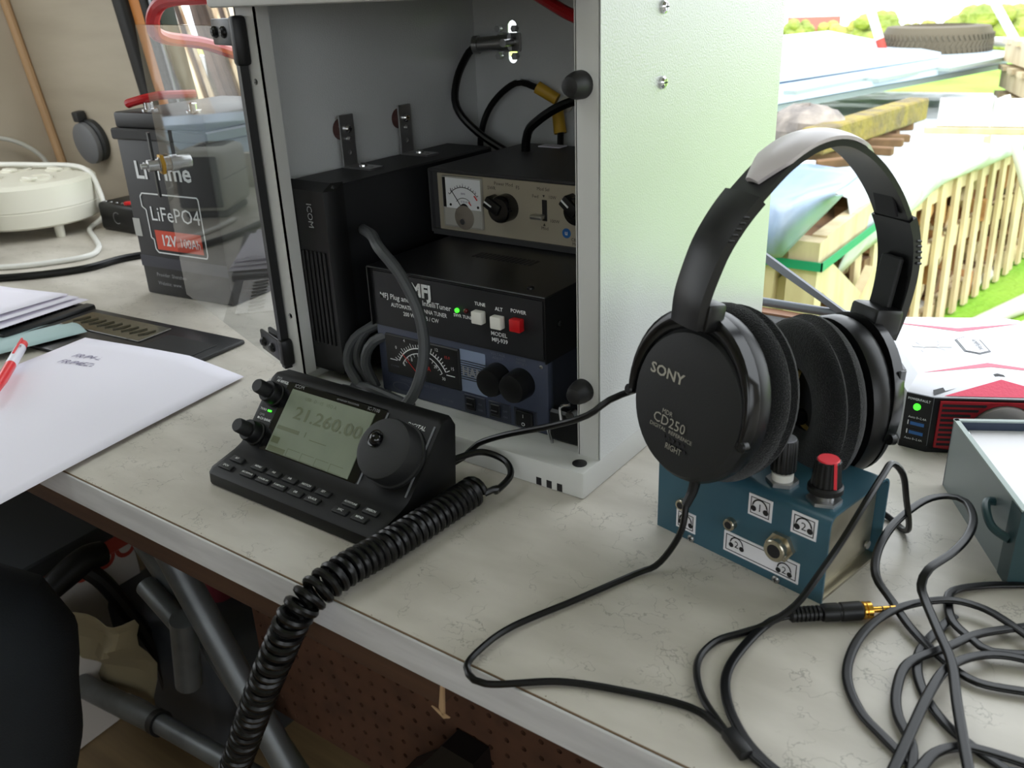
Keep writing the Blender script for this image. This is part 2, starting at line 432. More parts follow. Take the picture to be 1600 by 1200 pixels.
# ================================================================== desk
dk = thing('desk', 'cracked pale grey laminate desk top with white front edge', 'desk', (0, 0, 0))
boxes('desk_top', 'desk_laminate', [((-1390, -176.5, -24), (1450, 407, 0))], parent=dk, smooth=0)
boxes('edge_seam', 'seam', [((-1390, -177.3, -22), (1450, -176.5, -.15))], parent=dk, smooth=0, label='thin brown glue line')
MB().rbox((-1390, -179, -24.5), (1450, -177.3, -.5), .5, 1).build('edge_strip', 'edge_strip', dk, 'greyish white edging strip')
b = MB()
for i in range(14):
    x = random.uniform(-380, 420); b.prism([(x, -177.5, -.6), (x+random.uniform(2, 7), -177.5, -.6), (x+2.5, -175.5+random.random()*1.2, .05)], (0, 0, .12))
b.build('chipped_edge', 'seam', dk, 'small brown chips along the edge')
MB().rbox((-1390, -172, -50), (8, -150, -24.5), 1.5, 1).build('apron_board', 'apron_wood', dk, 'dark brown wooden board under the edge')
b = MB(); b.prism([(6, -172.4, -50), (9.5, -172.4, -26), (11, -172.4, -26), (9, -172.4, -56)], (0, 2, 0)); b.prism([(0, -172.4, -52), (14, -172.4, -54), (9, -172.4, -57)], (0, 1, 0))
b.build('splinter', 'wood_strip', dk, 'pale torn wood splinter')
for i, x in enumerate((-1330, 1380)): MB().rbox((x-22, -140, -720), (x+22, -96, -24), 2, 1).build('leg', 'apron_wood', dk)
# perforated hardboard below
pg = MB(); P0 = 20.0; nx, nz = 46, 21; X0, Z0, Y0 = -482, -470, 40
for i in range(nx):
    for j in range(nz):
        cx, cz = X0+(i+.5)*P0, Z0+(j+.5)*P0; h = P0/2; k = 8
        outer = [(cx+a*h, cz+c*h) for a, c in ((1, 0), (1, 1), (0, 1), (-1, 1), (-1, 0), (-1, -1), (0, -1), (1, -1))]
        inn = ring2(cx, cz, 3.1, 3.1, 8)
        vs = [(p[0], Y0, p[1]) for p in outer] + [(p[0], Y0, p[1]) for p in inn] + [(p[0], Y0+4, p[1]) for p in inn]
        pg.add(vs, [(q, (q+1) % 8, (q+1) % 8+8, q+8) for q in range(8)] + [(q+8, (q+1) % 8+8, (q+1) % 8+16, q+16) for q in range(8)])
pb = pg.build('pegboard', 'hardboard', smooth=0); tag(pb, 'brown perforated hardboard panel under the desk', 'pegboard')
tr = thing('trestle', 'grey steel tube folding trestle under the desk', 'trestle')
def tubeobj(p, q, r, parent, name='tube', m='tube_steel', n=20): return MB().cyl(p, q, r, None, n).build(name, m, parent)
tubeobj((-697, 20, -224), (-420, 20, -531), 15, tr, 'leg'); tubeobj((-660, 0, -95), (-275, 0, -705), 17, tr, 'leg')
tubeobj((-700, 0, -180), (-600, -20, -180), 12, tr, 'crossbar')
tubeobj((-622, -6, -315), (-545, -14, -338), 13, tr, 'hinge_tube'); tubeobj((-540, -14, -325), (-561, -14, -432), 16, tr, 'end_tube')
tubeobj((-980, 0, -626), (-690, 0, -576), 17, tr, 'lower_bar'); tubeobj((-692, 0, -576), (-370, 0, -540), 14, tr, 'inner_bar')
tubeobj((-696, 0, -577), (-684, 0, -575), 18, tr, 'collar', 'rubber_black')
tubeobj((-720, 20, -198), (-690, 20, -232), 15, tr, 'post')
# clutter under the desk
bx = thing('patterned_box', 'white carton with red scalloped print under the desk', 'box', (-1030, 10, -720), math.radians(4))
MB().rbox((-170, -140, 0), (130, 120, 320), 4, 1).build('carton', 'box_white', bx)
MB().rbox((-176, -146, 314), (136, 126, 342), 3, 1).build('lid', 'plastic_dark', bx, 'dark lid of the carton')
b = MB(); o, r, u = (130.4, -138, 0), (0, 1, 0), (0, 0, 1); quad(b, o, r, u, 0, 288, 256, 313)
for i in range(7): arc(b, o, r, u, 18+i*37, 288, 15, 7, 180, 360, 10, .5)
b.build('scallop_print', 'box_red', bx)
tl = thing('garden_tool', 'black curved plastic tool standing beside the scalloped carton', 'tool', (-815, -8, -720), math.radians(84))
MB().tube([(-66, -8, 346), (-44, -6, 338), (-14, 0, 346), (24, 5, 356), (52, 8, 352)], 22, 12, radii=lambda t: 10+9*math.sin(t*2.2)).build('body', 'black_plastic', tl)
MB().tube([(18, 4, 350), (44, -6, 300), (84, -8, 160), (96, -8, 4)], 12, 10).build('handle', 'black_plastic', tl)
mg = MB(); mg.rbox((-70, -40, 0), (70, 40, 110), 14, 3); o = mg.build('cloth_bag', 'bag_magenta'); o.location = Vector((-800, 190, -560))*S; tag(o, 'dark red cloth bag in the shade behind the trestle', 'bag')
b = MB(); pts = []; q00, q10, q11, q01 = Vector((-880, -30, -452)), Vector((-668, -10, -382)), Vector((-760, 34, -600)), Vector((-1000, 34, -640))
for i in range(13):
    for j in range(9):
        s_, t_ = i/12, j/8; c = q00.lerp(q10, s_).lerp(q01.lerp(q11, s_), t_); pts.append(c + Vector((0, -10*math.sin(s_*9+t_*3)-8*math.sin(t_*11+s_*4), 12*math.sin(s_*6+t_*5))))
b.add(pts, [(i*9+j, i*9+j+1, i*9+j+10, i*9+j+9) for i in range(12) for j in range(8)])
o = b.build('wrapping_paper', 'craft_paper', smooth=20); md = o.modifiers.new('thickness', 'SOLIDIFY'); md.thickness = .6*S; tag(o, 'crumpled beige wrapping paper leaning under the desk', 'paper')
b = MB(); b.rbox((-130, -60, 0), (150, 110, 230), 26, 3); o = b.build('plastic_sack', 'plastic_dark'); o.location = Vector((-800, 130, -720))*S; tag(o, 'dark grey plastic sack lying on the floor', 'sack')
b = MB(); b.prism([(0, 0, 0), (62, 0, 24), (60, 0, 60), (22, 0, 62), (-8, 0, 20), (-40, 0, -10), (-34, 0, -44)], (0, 26, 0))
o = b.build('black_strap_clip', 'black_plastic'); o.location = Vector((-192, 12, -398))*S; tag(o, 'black angular plastic clip hanging before the pegboard', 'clip')
# seated person's leg in dark trousers
pr = thing('person', 'person in dark trousers seated at the desk, knee showing', 'person', (-508, -246, -746))
leg = MB(); leg.tube([(-190, -330, 610), (-90, -150, 596), (22, 8, 580), (36, 20, 520), (2, 12, 400), (-34, 4, 230), (-40, 0, 60)], 60, 18, step=14,
     radii=lambda t: (78-44*t if t < .4 else 60-24*(t-.4)) + 2.5*math.sin(t*46))
leg.build('trouser_leg', 'trousers', pr)
b = MB(); b.tube([(-4, -30, 45), (-4, 30, 44), (-2, 110, 34), (0, 190, 30)], 40, 14, radii=lambda t: 46-18*t); b.build('shoe', 'black_plastic', pr)

# ================================================================== outdoors
GZ = -930
g = MB(); g.box((-9000, 520, GZ-60), (9000, 16000, GZ)); struct(g.build('ground', 'grass', smooth=0), 'bright green grass outside the window')
g = MB(); g.add([(-90000, 16000, GZ), (90000, 16000, GZ), (90000, 40000, -2350), (-90000, 40000, -2350), (90000, 220000, -12000), (-90000, 220000, -12000)], [(0, 1, 2, 3), (3, 2, 4, 5)])
struct(MB().add([(-90000, -60000, GZ-80), (90000, -60000, GZ-80), (90000, 16000, GZ-20), (-90000, 16000, GZ-20)], [(0, 1, 2, 3)]).build('yard', 'yard_bounce_grey', smooth=0)); struct(g.build('field', 'field', smooth=0), 'yellow green field far beyond the woodpile')  # yard is unseen ground, greyed to keep its bounce light neutral
def bush(loc, r, sc, m, label, name='hedge_bush'):
    b = MB(); rr = random.Random(int(loc[0]))
    for k in range(26):
        a, e, q = rr.uniform(0, 6.28), rr.uniform(0, 1), rr.uniform(.5, .95)
        b.sphere((r*q*sc[0]*math.cos(a), r*q*sc[1]*math.sin(a), r*sc[2]*(.15+e*.9)), r*rr.uniform(.22, .42), 5)
    o = b.build(name, m); o.location = Vector(loc)*S; return tag(o, label, 'bush', 'hedge bushes beyond the field')
for i, (x, y, r, m) in enumerate([(-11300, 33000, 800, 'leaf'), (-10000, 33500, 760, 'leaf_yellow'), (-12800, 33500, 850, 'leaf'), (-8700, 33000, 1000, 'leaf'), (-7400, 33500, 700, 'leaf_yellow'), (-6000, 33000, 800, 'leaf_yellow'), (-4600, 29500, 1300, 'leaf'), (-2000, 29500, 1500, 'leaf_yellow'), (-14500, 34000, 900, 'leaf')]):
    bush((x, y, -1780), r*.8, (1, .7, 1.05), m, 'leafy green hedge bush beyond the field' if m == 'leaf' else 'yellowish hedge bush beyond the field')
hs = thing('house', 'distant red house behind the green hedge', 'house', (-62600, 190000, -10900), .3)
MB().box((-4600, -2500, 0), (4600, 2500, 2400)).build('wall', 'house_wall', hs)
MB().prism([(-5000, -2900, 2300), (-5000, 2900, 2300), (-5000, 0, 4600)], (10000, 0, 0)).build('roof', 'house_roof', hs)
for x in (-2300, 0, 2300): MB().box((x-420, -2530, 800), (x+420, -2490, 1600)).build('window', 'pole_white', hs)
# woodpile
logs = []
for k in range(5):
    b = MB(); n = random.choice((3, 4, 5, 6)); rr = random.uniform(48, 78)
    poly = [(0, rr*random.uniform(.75, 1.1)*math.cos(6.283*i/n+k), rr*random.uniform(.75, 1.1)*math.sin(6.283*i/n+k)) for i in range(n)]
    b.prism(poly, (330, 0, 0)); o = b.build('firewood_log', ('log_end', 'log_bark', 'log_end', 'pale_wood', 'log_end')[k], smooth=0); logs.append(o)
used = [False]*5; rl = random.Random(3)
def put_log(p, rz, rx):
    k = rl.randrange(5); o = logs[k]
    if used[k]: o = o.copy(); COL.objects.link(o)
    used[k] = True; o.location = Vector(p)*S; o.rotation_euler = (rx, rl.uniform(-.08, .08), rz)
    tag(o, 'split firewood log stacked behind the pallet slats', 'log', 'firewood logs in the woodpile')
y = 1985
while y < 5500:
    z = GZ+60; top = -345
    while z < top:
        put_log((-815+.13*(y-2330)+rl.uniform(-30, 45), y+rl.uniform(-20, 20), z), rl.uniform(-.1, .1), rl.uniform(0, 6)); z += rl.uniform(92, 118)
    y += rl.uniform(88, 112)*(1+.25*(y > 4200))
for x in range(-1300, -440, 108):
    z = GZ+60
    while z < -330: put_log((x+rl.uniform(-15, 15), 1950, z), math.pi/2+rl.uniform(-.1, .1), rl.uniform(0, 6)); z += rl.uniform(95, 120)
core = MB().box((-2000, 2260, GZ), (-830, 5600, -400)).build('firewood_core', 'log_bark', smooth=0); tag(core, 'dark inner mass of the long firewood stack', 'firewood', kind='stuff')
def board(parent, a, b_, w, t, up=(0, 0, 1), name='slat', m='pale_wood'):
    a, b_ = Vector(a), Vector(b_); d = (b_-a); L = d.length; d.normalize(); n = Vector(up); n = (n-d*n.dot(d)).normalized(); s_ = d.cross(n)
    M = Matrix((s_, n, d)).transposed().to_4x4(); M.translation = a
    return MB().box((-w/2, -t/2, 0), (w/2, t/2, L), M).build(name, m, parent, smooth=0)
lab = ['upright slatted pallet beside the green strapped corner', 'upright slatted pallet second along the woodpile', 'upright slatted pallet third along the woodpile', 'upright slatted pallet at the far end of the woodpile']
for k in range(4):
    y0 = 2330+k*860; p = thing('pallet', lab[k], 'pallet', (-466+.13*(y0-2330), y0, GZ), math.radians(82.6+(k-1.5)*1), 'pallets along the woodpile')
    for q in range(7): board(p, (20+q*132, -32, 10), (20+q*132+12, -12, 640+rl.uniform(-25, 60)), 46, 14, (0, 1, 0))
    for z in (60, 330, 560): board(p, (-20, 4, z), (820, 4, z), 80, 26, (0, 1, 0), 'rail')
pn = thing('crate_pallet', 'pallet crate with diagonal boards and green strap at the woodpile corner', 'pallet', (-500, 1880, GZ), 0)
for x in (-330, -60, 55): board(pn, (x, -30, 0), (x+6, -30, 640), 80, 60, (0, 1, 0), 'post')
for z in (60, 545): board(pn, (-640, 14, z), (80, 14, z), 90, 22, (0, 1, 0), 'board')
board(pn, (-300, -8, 120), (40, -8, 520), 80, 22, (0, 1, 0), 'diagonal_board')
board(pn, (75, -20, 560), (110, 520, 240), 90, 30, (1, 0, 0), 'diagonal_board'); board(pn, (60, -10, 60), (110, 460, 420), 85, 30, (1, 0, 0), 'diagonal_board')
board(pn, (80, 0, 600), (80, 470, 610), 90, 40, (1, 0, 0), 'rail'); board(pn, (60, 0, 180), (60, 470, 170), 90, 40, (1, 0, 0), 'rail')
b = MB(); b.box((-640, -70, 566), (115, -66, 590)); b.box((111, -70, 566), (115, 480, 590)); b.build('strap', 'strap_green', pn, 'green plastic strap')
# sheeting over the pile
def sheet(name, m, fn, nu, nv, label, th=4):
    b = MB(); vs = [fn(i/nu, j/nv) for i in range(nu+1) for j in range(nv+1)]
    b.add(vs, [(i*(nv+1)+j, (i+1)*(nv+1)+j, (i+1)*(nv+1)+j+1, i*(nv+1)+j+1) for i in range(nu) for j in range(nv)])
    o = b.build(name, m, smooth=60); md = o.modifiers.new('thickness', 'SOLIDIFY'); md.thickness = th*S; return tag(o, label, 'tarpaulin')
def tarp_side(s_, t):       # along the pile, over the top and down its right face
    y = 2120+3300*s_; hang = 240-160*min(1, s_/.25); rip = 34*math.sin(s_*37+t*3)+18*math.sin(s_*83+t*5)
    if t < .55: q = t/.55; return (-1500+(1080+.13*(y-2330))*q, y, -235-70*s_+rip*q*.8)
    q = (t-.55)/.45; return (-420+.13*(y-2330)+30*math.sin(q*3)+rip*.4, y, -235-70*s_-q*hang+rip*.3)
sheet('white_tarpaulin', 'tarp_white', tarp_side, 60, 14, 'white plastic tarpaulin hanging over the side of the woodpile')
def tarp_near(s_, t):
    x = -1250+890*s_; rip = 40*math.sin(s_*17+t*3)+16*math.sin(s_*41)
    hang = 200*(1-.9*max(0, s_-.86)/.14)
    return (x, 1840+rip*.7-60*math.sin(t*2.6)+(150*(1-t) if t < .3 else 0), -150-hang*t+20*math.sin(s_*9))
sheet('blue_sheeting', 'tarp_blue', tarp_near, 44, 14, 'bluish translucent plastic sheet bulging over the near woodpile end')
# load on top
def flat(name, m, pts, z0, z1, label, cat, group=None):
    b = MB(); b.prism([(x, y, z0+dz) for x, y, dz in pts], (0, 0, z1-z0)); o = b.build(name, m, smooth=0); return tag(o, label, cat, group)
flat('roof_sheet', 'sheet_edge', [(-1000, 2700, 0), (-480, 4900, 0), (-1600, 6200, 0), (-2600, 3300, 0)], -115, -92, 'lowest grey-edged roofing sheet on the woodpile', 'sheet')
flat('roof_sheet', 'sheet_pale', [(-960, 2780, 0), (-380, 5000, 10), (-1500, 6300, 0), (-2500, 3500, 0)], -84, -62, 'middle pale roofing sheet on the woodpile', 'sheet')
flat('roof_sheet', 'sheet_pale', [(-1120, 3300, 0), (-760, 4700, 0), (-1900, 6500, 20), (-2600, 4000, 20)], -54, -28, 'uppermost bluish white roofing sheet on the woodpile', 'sheet')
for k in range(3): flat('batten', 'sheet_edge', [(-950+k*160, 3000+k*520, 0), (-900+k*160, 3000+k*520, 0), (-790+k*170, 3600+k*560, 0), (-840+k*170, 3600+k*560, 0)], -61, -46, 'thin grey batten lying along the roofing sheets', 'batten', 'battens on the roofing sheets')
ty = thing('tyre', 'worn car tyre lying flat on the roofing sheets', 'tyre', (-900, 5230, -122)); ty.scale = (.92, .92, .95)
MB().lathe([(200, 0), (285, 8), (305, 40), (308, 100), (305, 165), (285, 205), (200, 212), (195, 150), (195, 60)], (0, 0, 0), (0, 0, 1), 48, False).build('casing', 'tyre', ty)
b = MB()
for i in range(64):
    a = 6.2832*i/64
    for j in range(4):
        M = Matrix.Rotation(a+.03*(j % 2), 4, 'Z') @ Matrix.Translation((308, 0, 40+j*38)) @ Matrix.Rotation((.5 if j % 2 else -.5), 4, 'X'); b.box((-6, -5, -16), (5, 5, 16), M)
b.build('tread', 'tyre', ty, kind='stuff')
o = MB().rbox((-34, 0, -36), (34, 830, 36), 5, 1).build('mossy_beam', 'moss_beam'); o.location = Vector((-545, 2130, -88))*S; o.rotation_euler = (0, 0, -.11); tag(o, 'moss-covered timber beam on top of the woodpile', 'beam')
b = MB(); b.sphere((0, 0, 0), 100, 8, (1.25, .9, .72)); rs = random.Random(5); b.v = [(x*(1+rs.uniform(-.12, .12)), y*(1+rs.uniform(-.12, .12)), z*(1+rs.uniform(-.1, .1))) for x, y, z in b.v]
o = b.build('rock', 'stone', smooth=20); o.location = Vector((-625, 2330, -82))*S; tag(o, 'grey rock weighing down the woodpile cover', 'rock')
for k in range(9):
    b = MB(); b.rbox((-70, -14, -12), (70+rl.uniform(-20, 30), 14, 12), 3, 1); o = b.build('wood_offcut', 'log_bark'); o.location = Vector((-520+rl.uniform(-50, 90), 2150+k*85, -150+rl.uniform(0, 14)))*S; o.rotation_euler = (0, rl.uniform(-.1, .1), rl.uniform(-.6, .6)); tag(o, 'brown wood offcut lying below the mossy beam', 'wood', 'offcuts by the mossy beam')
wbx = thing('white_board_stack', 'white boarded crate side lying on the tarpaulin', 'boards', (-420, 3130, -170), math.radians(14))
for k in range(3): MB().rbox((k*175, 0, 0), (k*175+170, 26, 95), 3, 1).build('board', 'pole_white', wbx)
MB().rbox((-40, -6, -26), (540, 40, -2), 3, 1).build('base_board', 'pale_wood', wbx)
ps = thing('pallet_stack', 'pale wooden pallets stacked beyond the white boards', 'pallet', (-330, 4280, -300), math.radians(20))
for k in range(3):
    for x in (0, 300, 620): MB().box((x, -300, k*120), (x+110, 400, k*120+80)).build('block', 'pale_wood', ps, smooth=0)
    for y in (-300, -110, 80, 270): MB().box((-20, y, k*120+82), (760, y+110, k*120+104)).build('slat', 'pale_wood', ps, smooth=0)
def pole(p, q, r, m, name, label, cat='pole', group=None):
    o = MB().cyl(p, q, r, None, 12).build(name, m); return tag(o, label, cat, group)
rp = thing('ranging_pole', 'leaning red and white pole beside the tyre', 'pole', (-1075, 4950, -110))
for k in range(6): MB().cyl((-27*k*2.2, 9*k, k*130), (-27*(k+1)*2.2, 9*(k+1), (k+1)*130), 24, None, 12).build('band', 'pole_white' if k % 2 else 'box_red' if k == 0 else 'pole_white', rp)
pole((-330, 5000, -200), (-700, 5050, 320), 22, 'pole_white', 'tent_pole', 'slanting white pole behind the stacked pallets')
pole((-100, 3500, -540), (-270, 3500, -100), 20, 'pole_white', 'tent_pole', 'slanting white pole next to the slatted pallets')
pole((-900, 5600, -20), (-300, 5300, -30), 26, 'pole_white', 'rail_pole', 'white rail lying behind the tyre')
for k, (a, c, r) in enumerate([((-520, 3250, GZ+50), (-330, 4350, GZ+60), 48), ((-420, 3120, GZ+40), (-270, 3880, GZ+40), 40), ((-250, 2900, GZ+36), (40, 3900, GZ+36), 34), ((-150, 2800, GZ+36), (170, 3750, GZ+36), 34), ((-330, 2800, GZ+30), (-60, 3500, GZ+30), 28)]):
    pole(a, c, r, 'pvc', 'pale_post', 'pale round post lying on the grass', 'post', 'posts on the grass')
o = MB().cyl((-560, 2500, -330), (-500, 2560, -560), 80, 60, 16).build('bucket', 'pole_white'); o.location = (.62, 1.0, 0); tag(o, 'white bucket lying beside the slatted pallets', 'bucket')
# left: slabs of wood leaning outside the window
rl = random.Random(11); base = None
for k in range(58):
    d = rl.uniform(0, 1); x = -2700+k*25+rl.uniform(-12, 12); y = 1420+k*9+(k % 3)*70+rl.uniform(-20, 20); h = rl.uniform(1500, 1750)
    m = 'pole_wood' if rl.random() < .78 else 'pole_dark'
    o = MB().tube([(0, 0, 0), (-rl.uniform(130, 190), 10, h*.33), (-rl.uniform(320, 400), 24, h*.7), (-rl.uniform(480, 580), 40, h)], 24, 7, radii=lambda t, q=rl.uniform(10, 19): q*(1-.25*t)).build('split_pole', m)
    o.location = Vector((x, y, GZ))*S; tag(o, 'pale split wooden pole leaning outside the window' if m == 'pole_wood' else 'dark barked pole leaning among the pale poles', 'pole', 'poles leaning outside the window')
flat('dark_gap_backing', 'pole_dark', [(-3500, 2330, 0), (-2060, 2330, 0), (-2060, 2390, 0), (-3500, 2390, 0)], GZ, 620, 'dark backing added to darken the gaps between the leaning poles', 'timber')  # dark sheet added as the shade seen between the poles
flat('weathered_board', 'sill_brown', [(-2500, 1010, 0), (-700, 1100, 0), (-700, 1150, 0), (-2500, 1060, 0)], -100, 20, 'brown weathered board outside the window', 'board')
flat('insulation_sheet', 'sheet_pale', [(-2600, 1060, 0), (-700, 1160, 0), (-700, 1300, 0), (-2600, 1200, 0)], -60, 66, 'white panel stacked behind the weathered board', 'panel')
flat('lumber_base', 'log_bark', [(-2600, 1000, 0), (-700, 1090, 0), (-700, 1310, 0), (-2600, 1230, 0)], GZ, -104, 'dark lumber stack carrying the white panel', 'lumber')

flat('white_board_pile', 'sheet_pale', [(-2700, -1100, 0), (-2450, -1100, 0), (-2450, 900, 0), (-2700, 900, 0)], -150, 10, 'white boards stacked outside the side window', 'boards')
flat('brown_board_pile', 'sill_brown', [(-2700, -1100, 0), (-2440, -1100, 0), (-2440, 900, 0), (-2700, 900, 0)], -300, -152, 'brown boards stacked below the white boards', 'boards')
flat('board_trestle', 'log_bark', [(-2650, -1000, 0), (-2500, -1000, 0), (-2500, 800, 0), (-2650, 800, 0)], GZ-70, -302, 'dark timber block carrying the brown boards', 'timber')
for k in range(22):
    m = 'pole_wood' if k % 3 else 'pole_dark'; h = rl.uniform(1500, 1800)
    o = MB().tube([(0, 0, 0), (20, rl.uniform(60, 110), h*.33), (40, rl.uniform(170, 250), h*.7), (60, rl.uniform(290, 360), h)], 24, 7, radii=lambda t, q=rl.uniform(17, 30): q*(1-.25*t)).build('split_pole', m)
    o.location = Vector((-2900+rl.uniform(-40, 40), -1100+k*80, GZ-70))*S; tag(o, 'pale split pole leaning beyond the side window' if k % 3 else 'dark barked pole leaning beyond the side window', 'pole', 'poles leaning beyond the side window')
# ================================================================== equipment cabinet
X1, X2, Z1 = (1, 0, 0), (0, 1, 0), (0, 0, 1)
cb = thing('equipment_cabinet', 'open light grey steel equipment cabinet standing on the desk', 'cabinet')
H1, CH, CW, CD, PF = 21.4, 352, 332, 328, 23.3
MB().plate([[(-CW, 0), (0, 0), (0, CD), (-CW, CD)], [(-CW+22, 26), (-CW+22, CD-20), (-22, CD-20), (-22, 26)]], lambda x, y, d: (x, y, d), H1).build('base_frame', 'powder_fine', cb, bevel=2)
MB().box((-CW+20, 22, 8), (-20, CD-18, 14)).build('base_floor', 'powder_fine', cb)
for i in range(3): MB().box((-40+i*9, -.25, 1.5), (-35.6+i*9, 1, 7.5)).build('vent_slot', 'ink', cb)
def side(x0, x1, flange, name, mats):
    b = MB(); b.box((x0, PF, H1), (x1, CD, CH-4)); o = b.build(name, mats, cb, smooth=0); return o
side(-1.3, 0, None, 'side_panel', 'powder'); side(-CW+.5, -CW+1.8, None, 'side_panel', 'powder')
MB().rbox((-18.6, PF, H1-.3), (-.1, PF+1.6, CH-4), .7, 2).build('front_post', 'powder_fine', cb)
MB().box((-18.6, PF, H1), (-17.2, PF+14, CH-4)).build('post_return', 'powder_fine', cb)
MB().plate([[(-CW+.4, H1-.3), (-308, H1-.3), (-308, CH-4), (-CW+.4, CH-4)], ring2(-317.5, 273.6, 2.6, 2.6, 10), ring2(-316.7, 76.3, 2.6, 2.6, 10)], lambda x, y, d: (x, PF+d, y), 1.6).build('front_post', 'powder_fine', cb)
MB().box((-309.4, PF, H1), (-308, PF+14, CH-4)).build('post_return', 'powder_fine', cb)
slot = [(-281+5.5*math.cos(t), 285+(15 if math.sin(t) > 0 else -15)+5.5*math.sin(t)) for t in [6.2832*(i+.5)/16 for i in range(16)]]
MB().plate([[(-CW+1, 10), (-1, 10), (-1, CH-4), (-CW+1, CH-4)], slot], lambda x, y, d: (x, CD-2+d, y), 1.5).build('back_panel', 'powder', cb)
b = MB(); b.rbox((-CW-1, -1, 329), (1, 21, CH), 3, 2); b.box((-CW, 18, 331), (0, CD+1, 333.5)); b.rbox((-CW-1, 0, 342), (1, CD+1, CH), 3, 2); b.box((-CW-1, 18, 329), (-CW+16, CD, 345)); b.box((-16, 18, 329), (1, CD, 345))
b.build('top_cover', 'powder_fine', cb)
for x, y in ((-296, 40), (-296, 270), (-60, 250)): screw(cb, (x, y, 331), (0, 0, -1), 5, 1.4, 'steel')
for z in (278, 73.5):
    MB().lathe([(8.6, 0), (8.4, 5), (7.2, 10), (5.6, 13.6), (3, 14.6)], (-13.8, PF, z), (0, -1, 0), 24).build('rubber_bumper', 'rubber_black', cb)
MB().lathe([(5.3, -1), (5.3, .7), (4.6, 1)], (-10, 11.5, H1), (0, 0, 1), 22).build('hole_plug', 'rubber_black', cb)
MB().lathe([(4.2, 0), (4.2, .5)], (-298, 13, H1), (0, 0, 1), 18).build('hole_plug', 'rubber_black', cb)
for y, z in ((103, 319), (104, 272)): screw(cb, (0, y, z), (1, 0, 0), 4.4, 3.2, 'chrome', 'bolt_head')
# --- clear door, swung open on the left
A, Bp = Vector((-325, 19, 0)), Vector((-606, 116, 0)); dv = (Bp-A); DW = dv.length; dv.normalize(); ang = math.atan2(dv.y, dv.x)
dr = thing('acrylic_door', 'clear acrylic door swung open on the cabinet\'s hinges', 'door', tuple(A), ang)
MB().rbox((3, -2, 25), (DW, 2, 316), .6, 1).build('pane', 'acrylic', dr)
MB().box((-3, -3.5, 27), (4.5, 3.5, 312)).build('hinge_strip', 'black_plastic', dr, 'black strip along the hinge edge')
for z, nm in ((312, 1), (44, 0)):
    b = MB(); b.rbox((2, 2.2, z-11), (46, 5.5, z+9), 1.5, 2); hb = b.build('hinge', 'black_satin', dr)
    MB().rbox((-7, -6, z-26 if nm else z-14), (4, 6, z+11), 3, 2).build('knuckle', 'black_plastic', hb)
    for x in (16, 37): screw(hb, (x, 5.5, z-1), (0, 1, 0), 4.6, 3.4, 'black_satin')
    b = MB(); b.rbox((2, -6, z-11), (46, -2.2, z+9), 1.5, 2); hb2 = b.build('hinge_plate', 'black_satin', dr)
    for x in (16, 37): screw(hb2, (x, -6, z-1), (0, -1, 0), 4.6, 3.4, 'black_satin')
LZ = 176
b = MB(); b.lathe([(7, -26), (7.6, -25), (7.6, -12), (9, -11.5), (9, -4), (7.8, -3.5), (7.8, 8), (6.4, 9), (6.4, 20), (3, 21), (3, 27)], (DW-14, 0, LZ), (0, 1, 0), 20); lk = b.build('lock', 'steel', dr, 'metal quarter-turn lock')
MB().lathe([(10, 3), (11.5, 3.5), (11.5, 7), (10, 7.5)], (DW-14, 0, LZ), (0, 1, 0), 6).build('nut', 'brass', lk)
MB().box((DW-17, 12, LZ-34), (DW-11, 14.5, LZ+34)).build('cam', 'black_satin', lk)
# --- radio main unit standing on edge
ic = thing('radio_main_unit', 'tall black ribbed radio unit standing on edge in the cabinet', 'radio', (-326, 38, 21.6)); ic.scale = (1, 1, .96)
MB().rbox((0, 8, 0), (58, 228, 176), 1.5, 1).build('case', 'black_paint', ic)
fb = MB(); fb.prism([(1, 10, 0), (1, 0, 3), (1, 0, 172), (1, 10, 178)], (53, 0, 0)); fb.prism([(54, 10, 0), (54, 0, 3), (54, 0, 172), (54, 10, 178)], (5, 9, 0)); f = fb.build('front_cover', 'black_plastic', ic)
for i in range(9): MB().rbox((4+i*5.2, -1.6, 30), (7+i*5.2, 1, 118), .6, 1).build('vent_rib', 'black_plastic', f)
text('ICOM', 6, (33, -.3, 150), (0, 0, -1), (1, 0, 0), 'grey_print', ic)
screw(ic, (59, 60, 90), (1, 0, 0), 2.4, 1, 'black_satin')
for y in (112, 190):
    br = thing('angle_bracket', 'galvanised angle bracket %s on top of the radio unit' % ('with two holes' if y == 112 else 'nearest the coax socket'), 'bracket', (-322, y, 190.5))
    MB().plate([[(0, 1.5), (17, 1.5), (17, 46), (0, 46)], ring2(8.5, 13, 2.3, 2.3, 10)], lambda p, q, d: (d, p, q), 1.8).build('upright', 'steel', br)
    MB().plate([[(0, 0), (34, 0), (34, 17), (0, 17)], ring2(27, 8.5, 2.3, 2.3, 10)], lambda p, q, d: (p, q, d), 1.8).build('foot', 'steel', br)
    screw(br, (1.8, 8.5, 34), X1, 4.2, 3.5, 'chrome'); screw(br, (17, 8.5, 1.8), Z1, 4.2, 2.6, 'chrome'); screw(br, (1.8, 8.5, 25), X1, 2.6, 3, 'steel', 'nut', False)
    MB().lathe([(9.5, 0), (9.5, 7)], (-7.2, 8.5, 33), X1, 20).build('rubber_spacer', 'rubber_red', br)
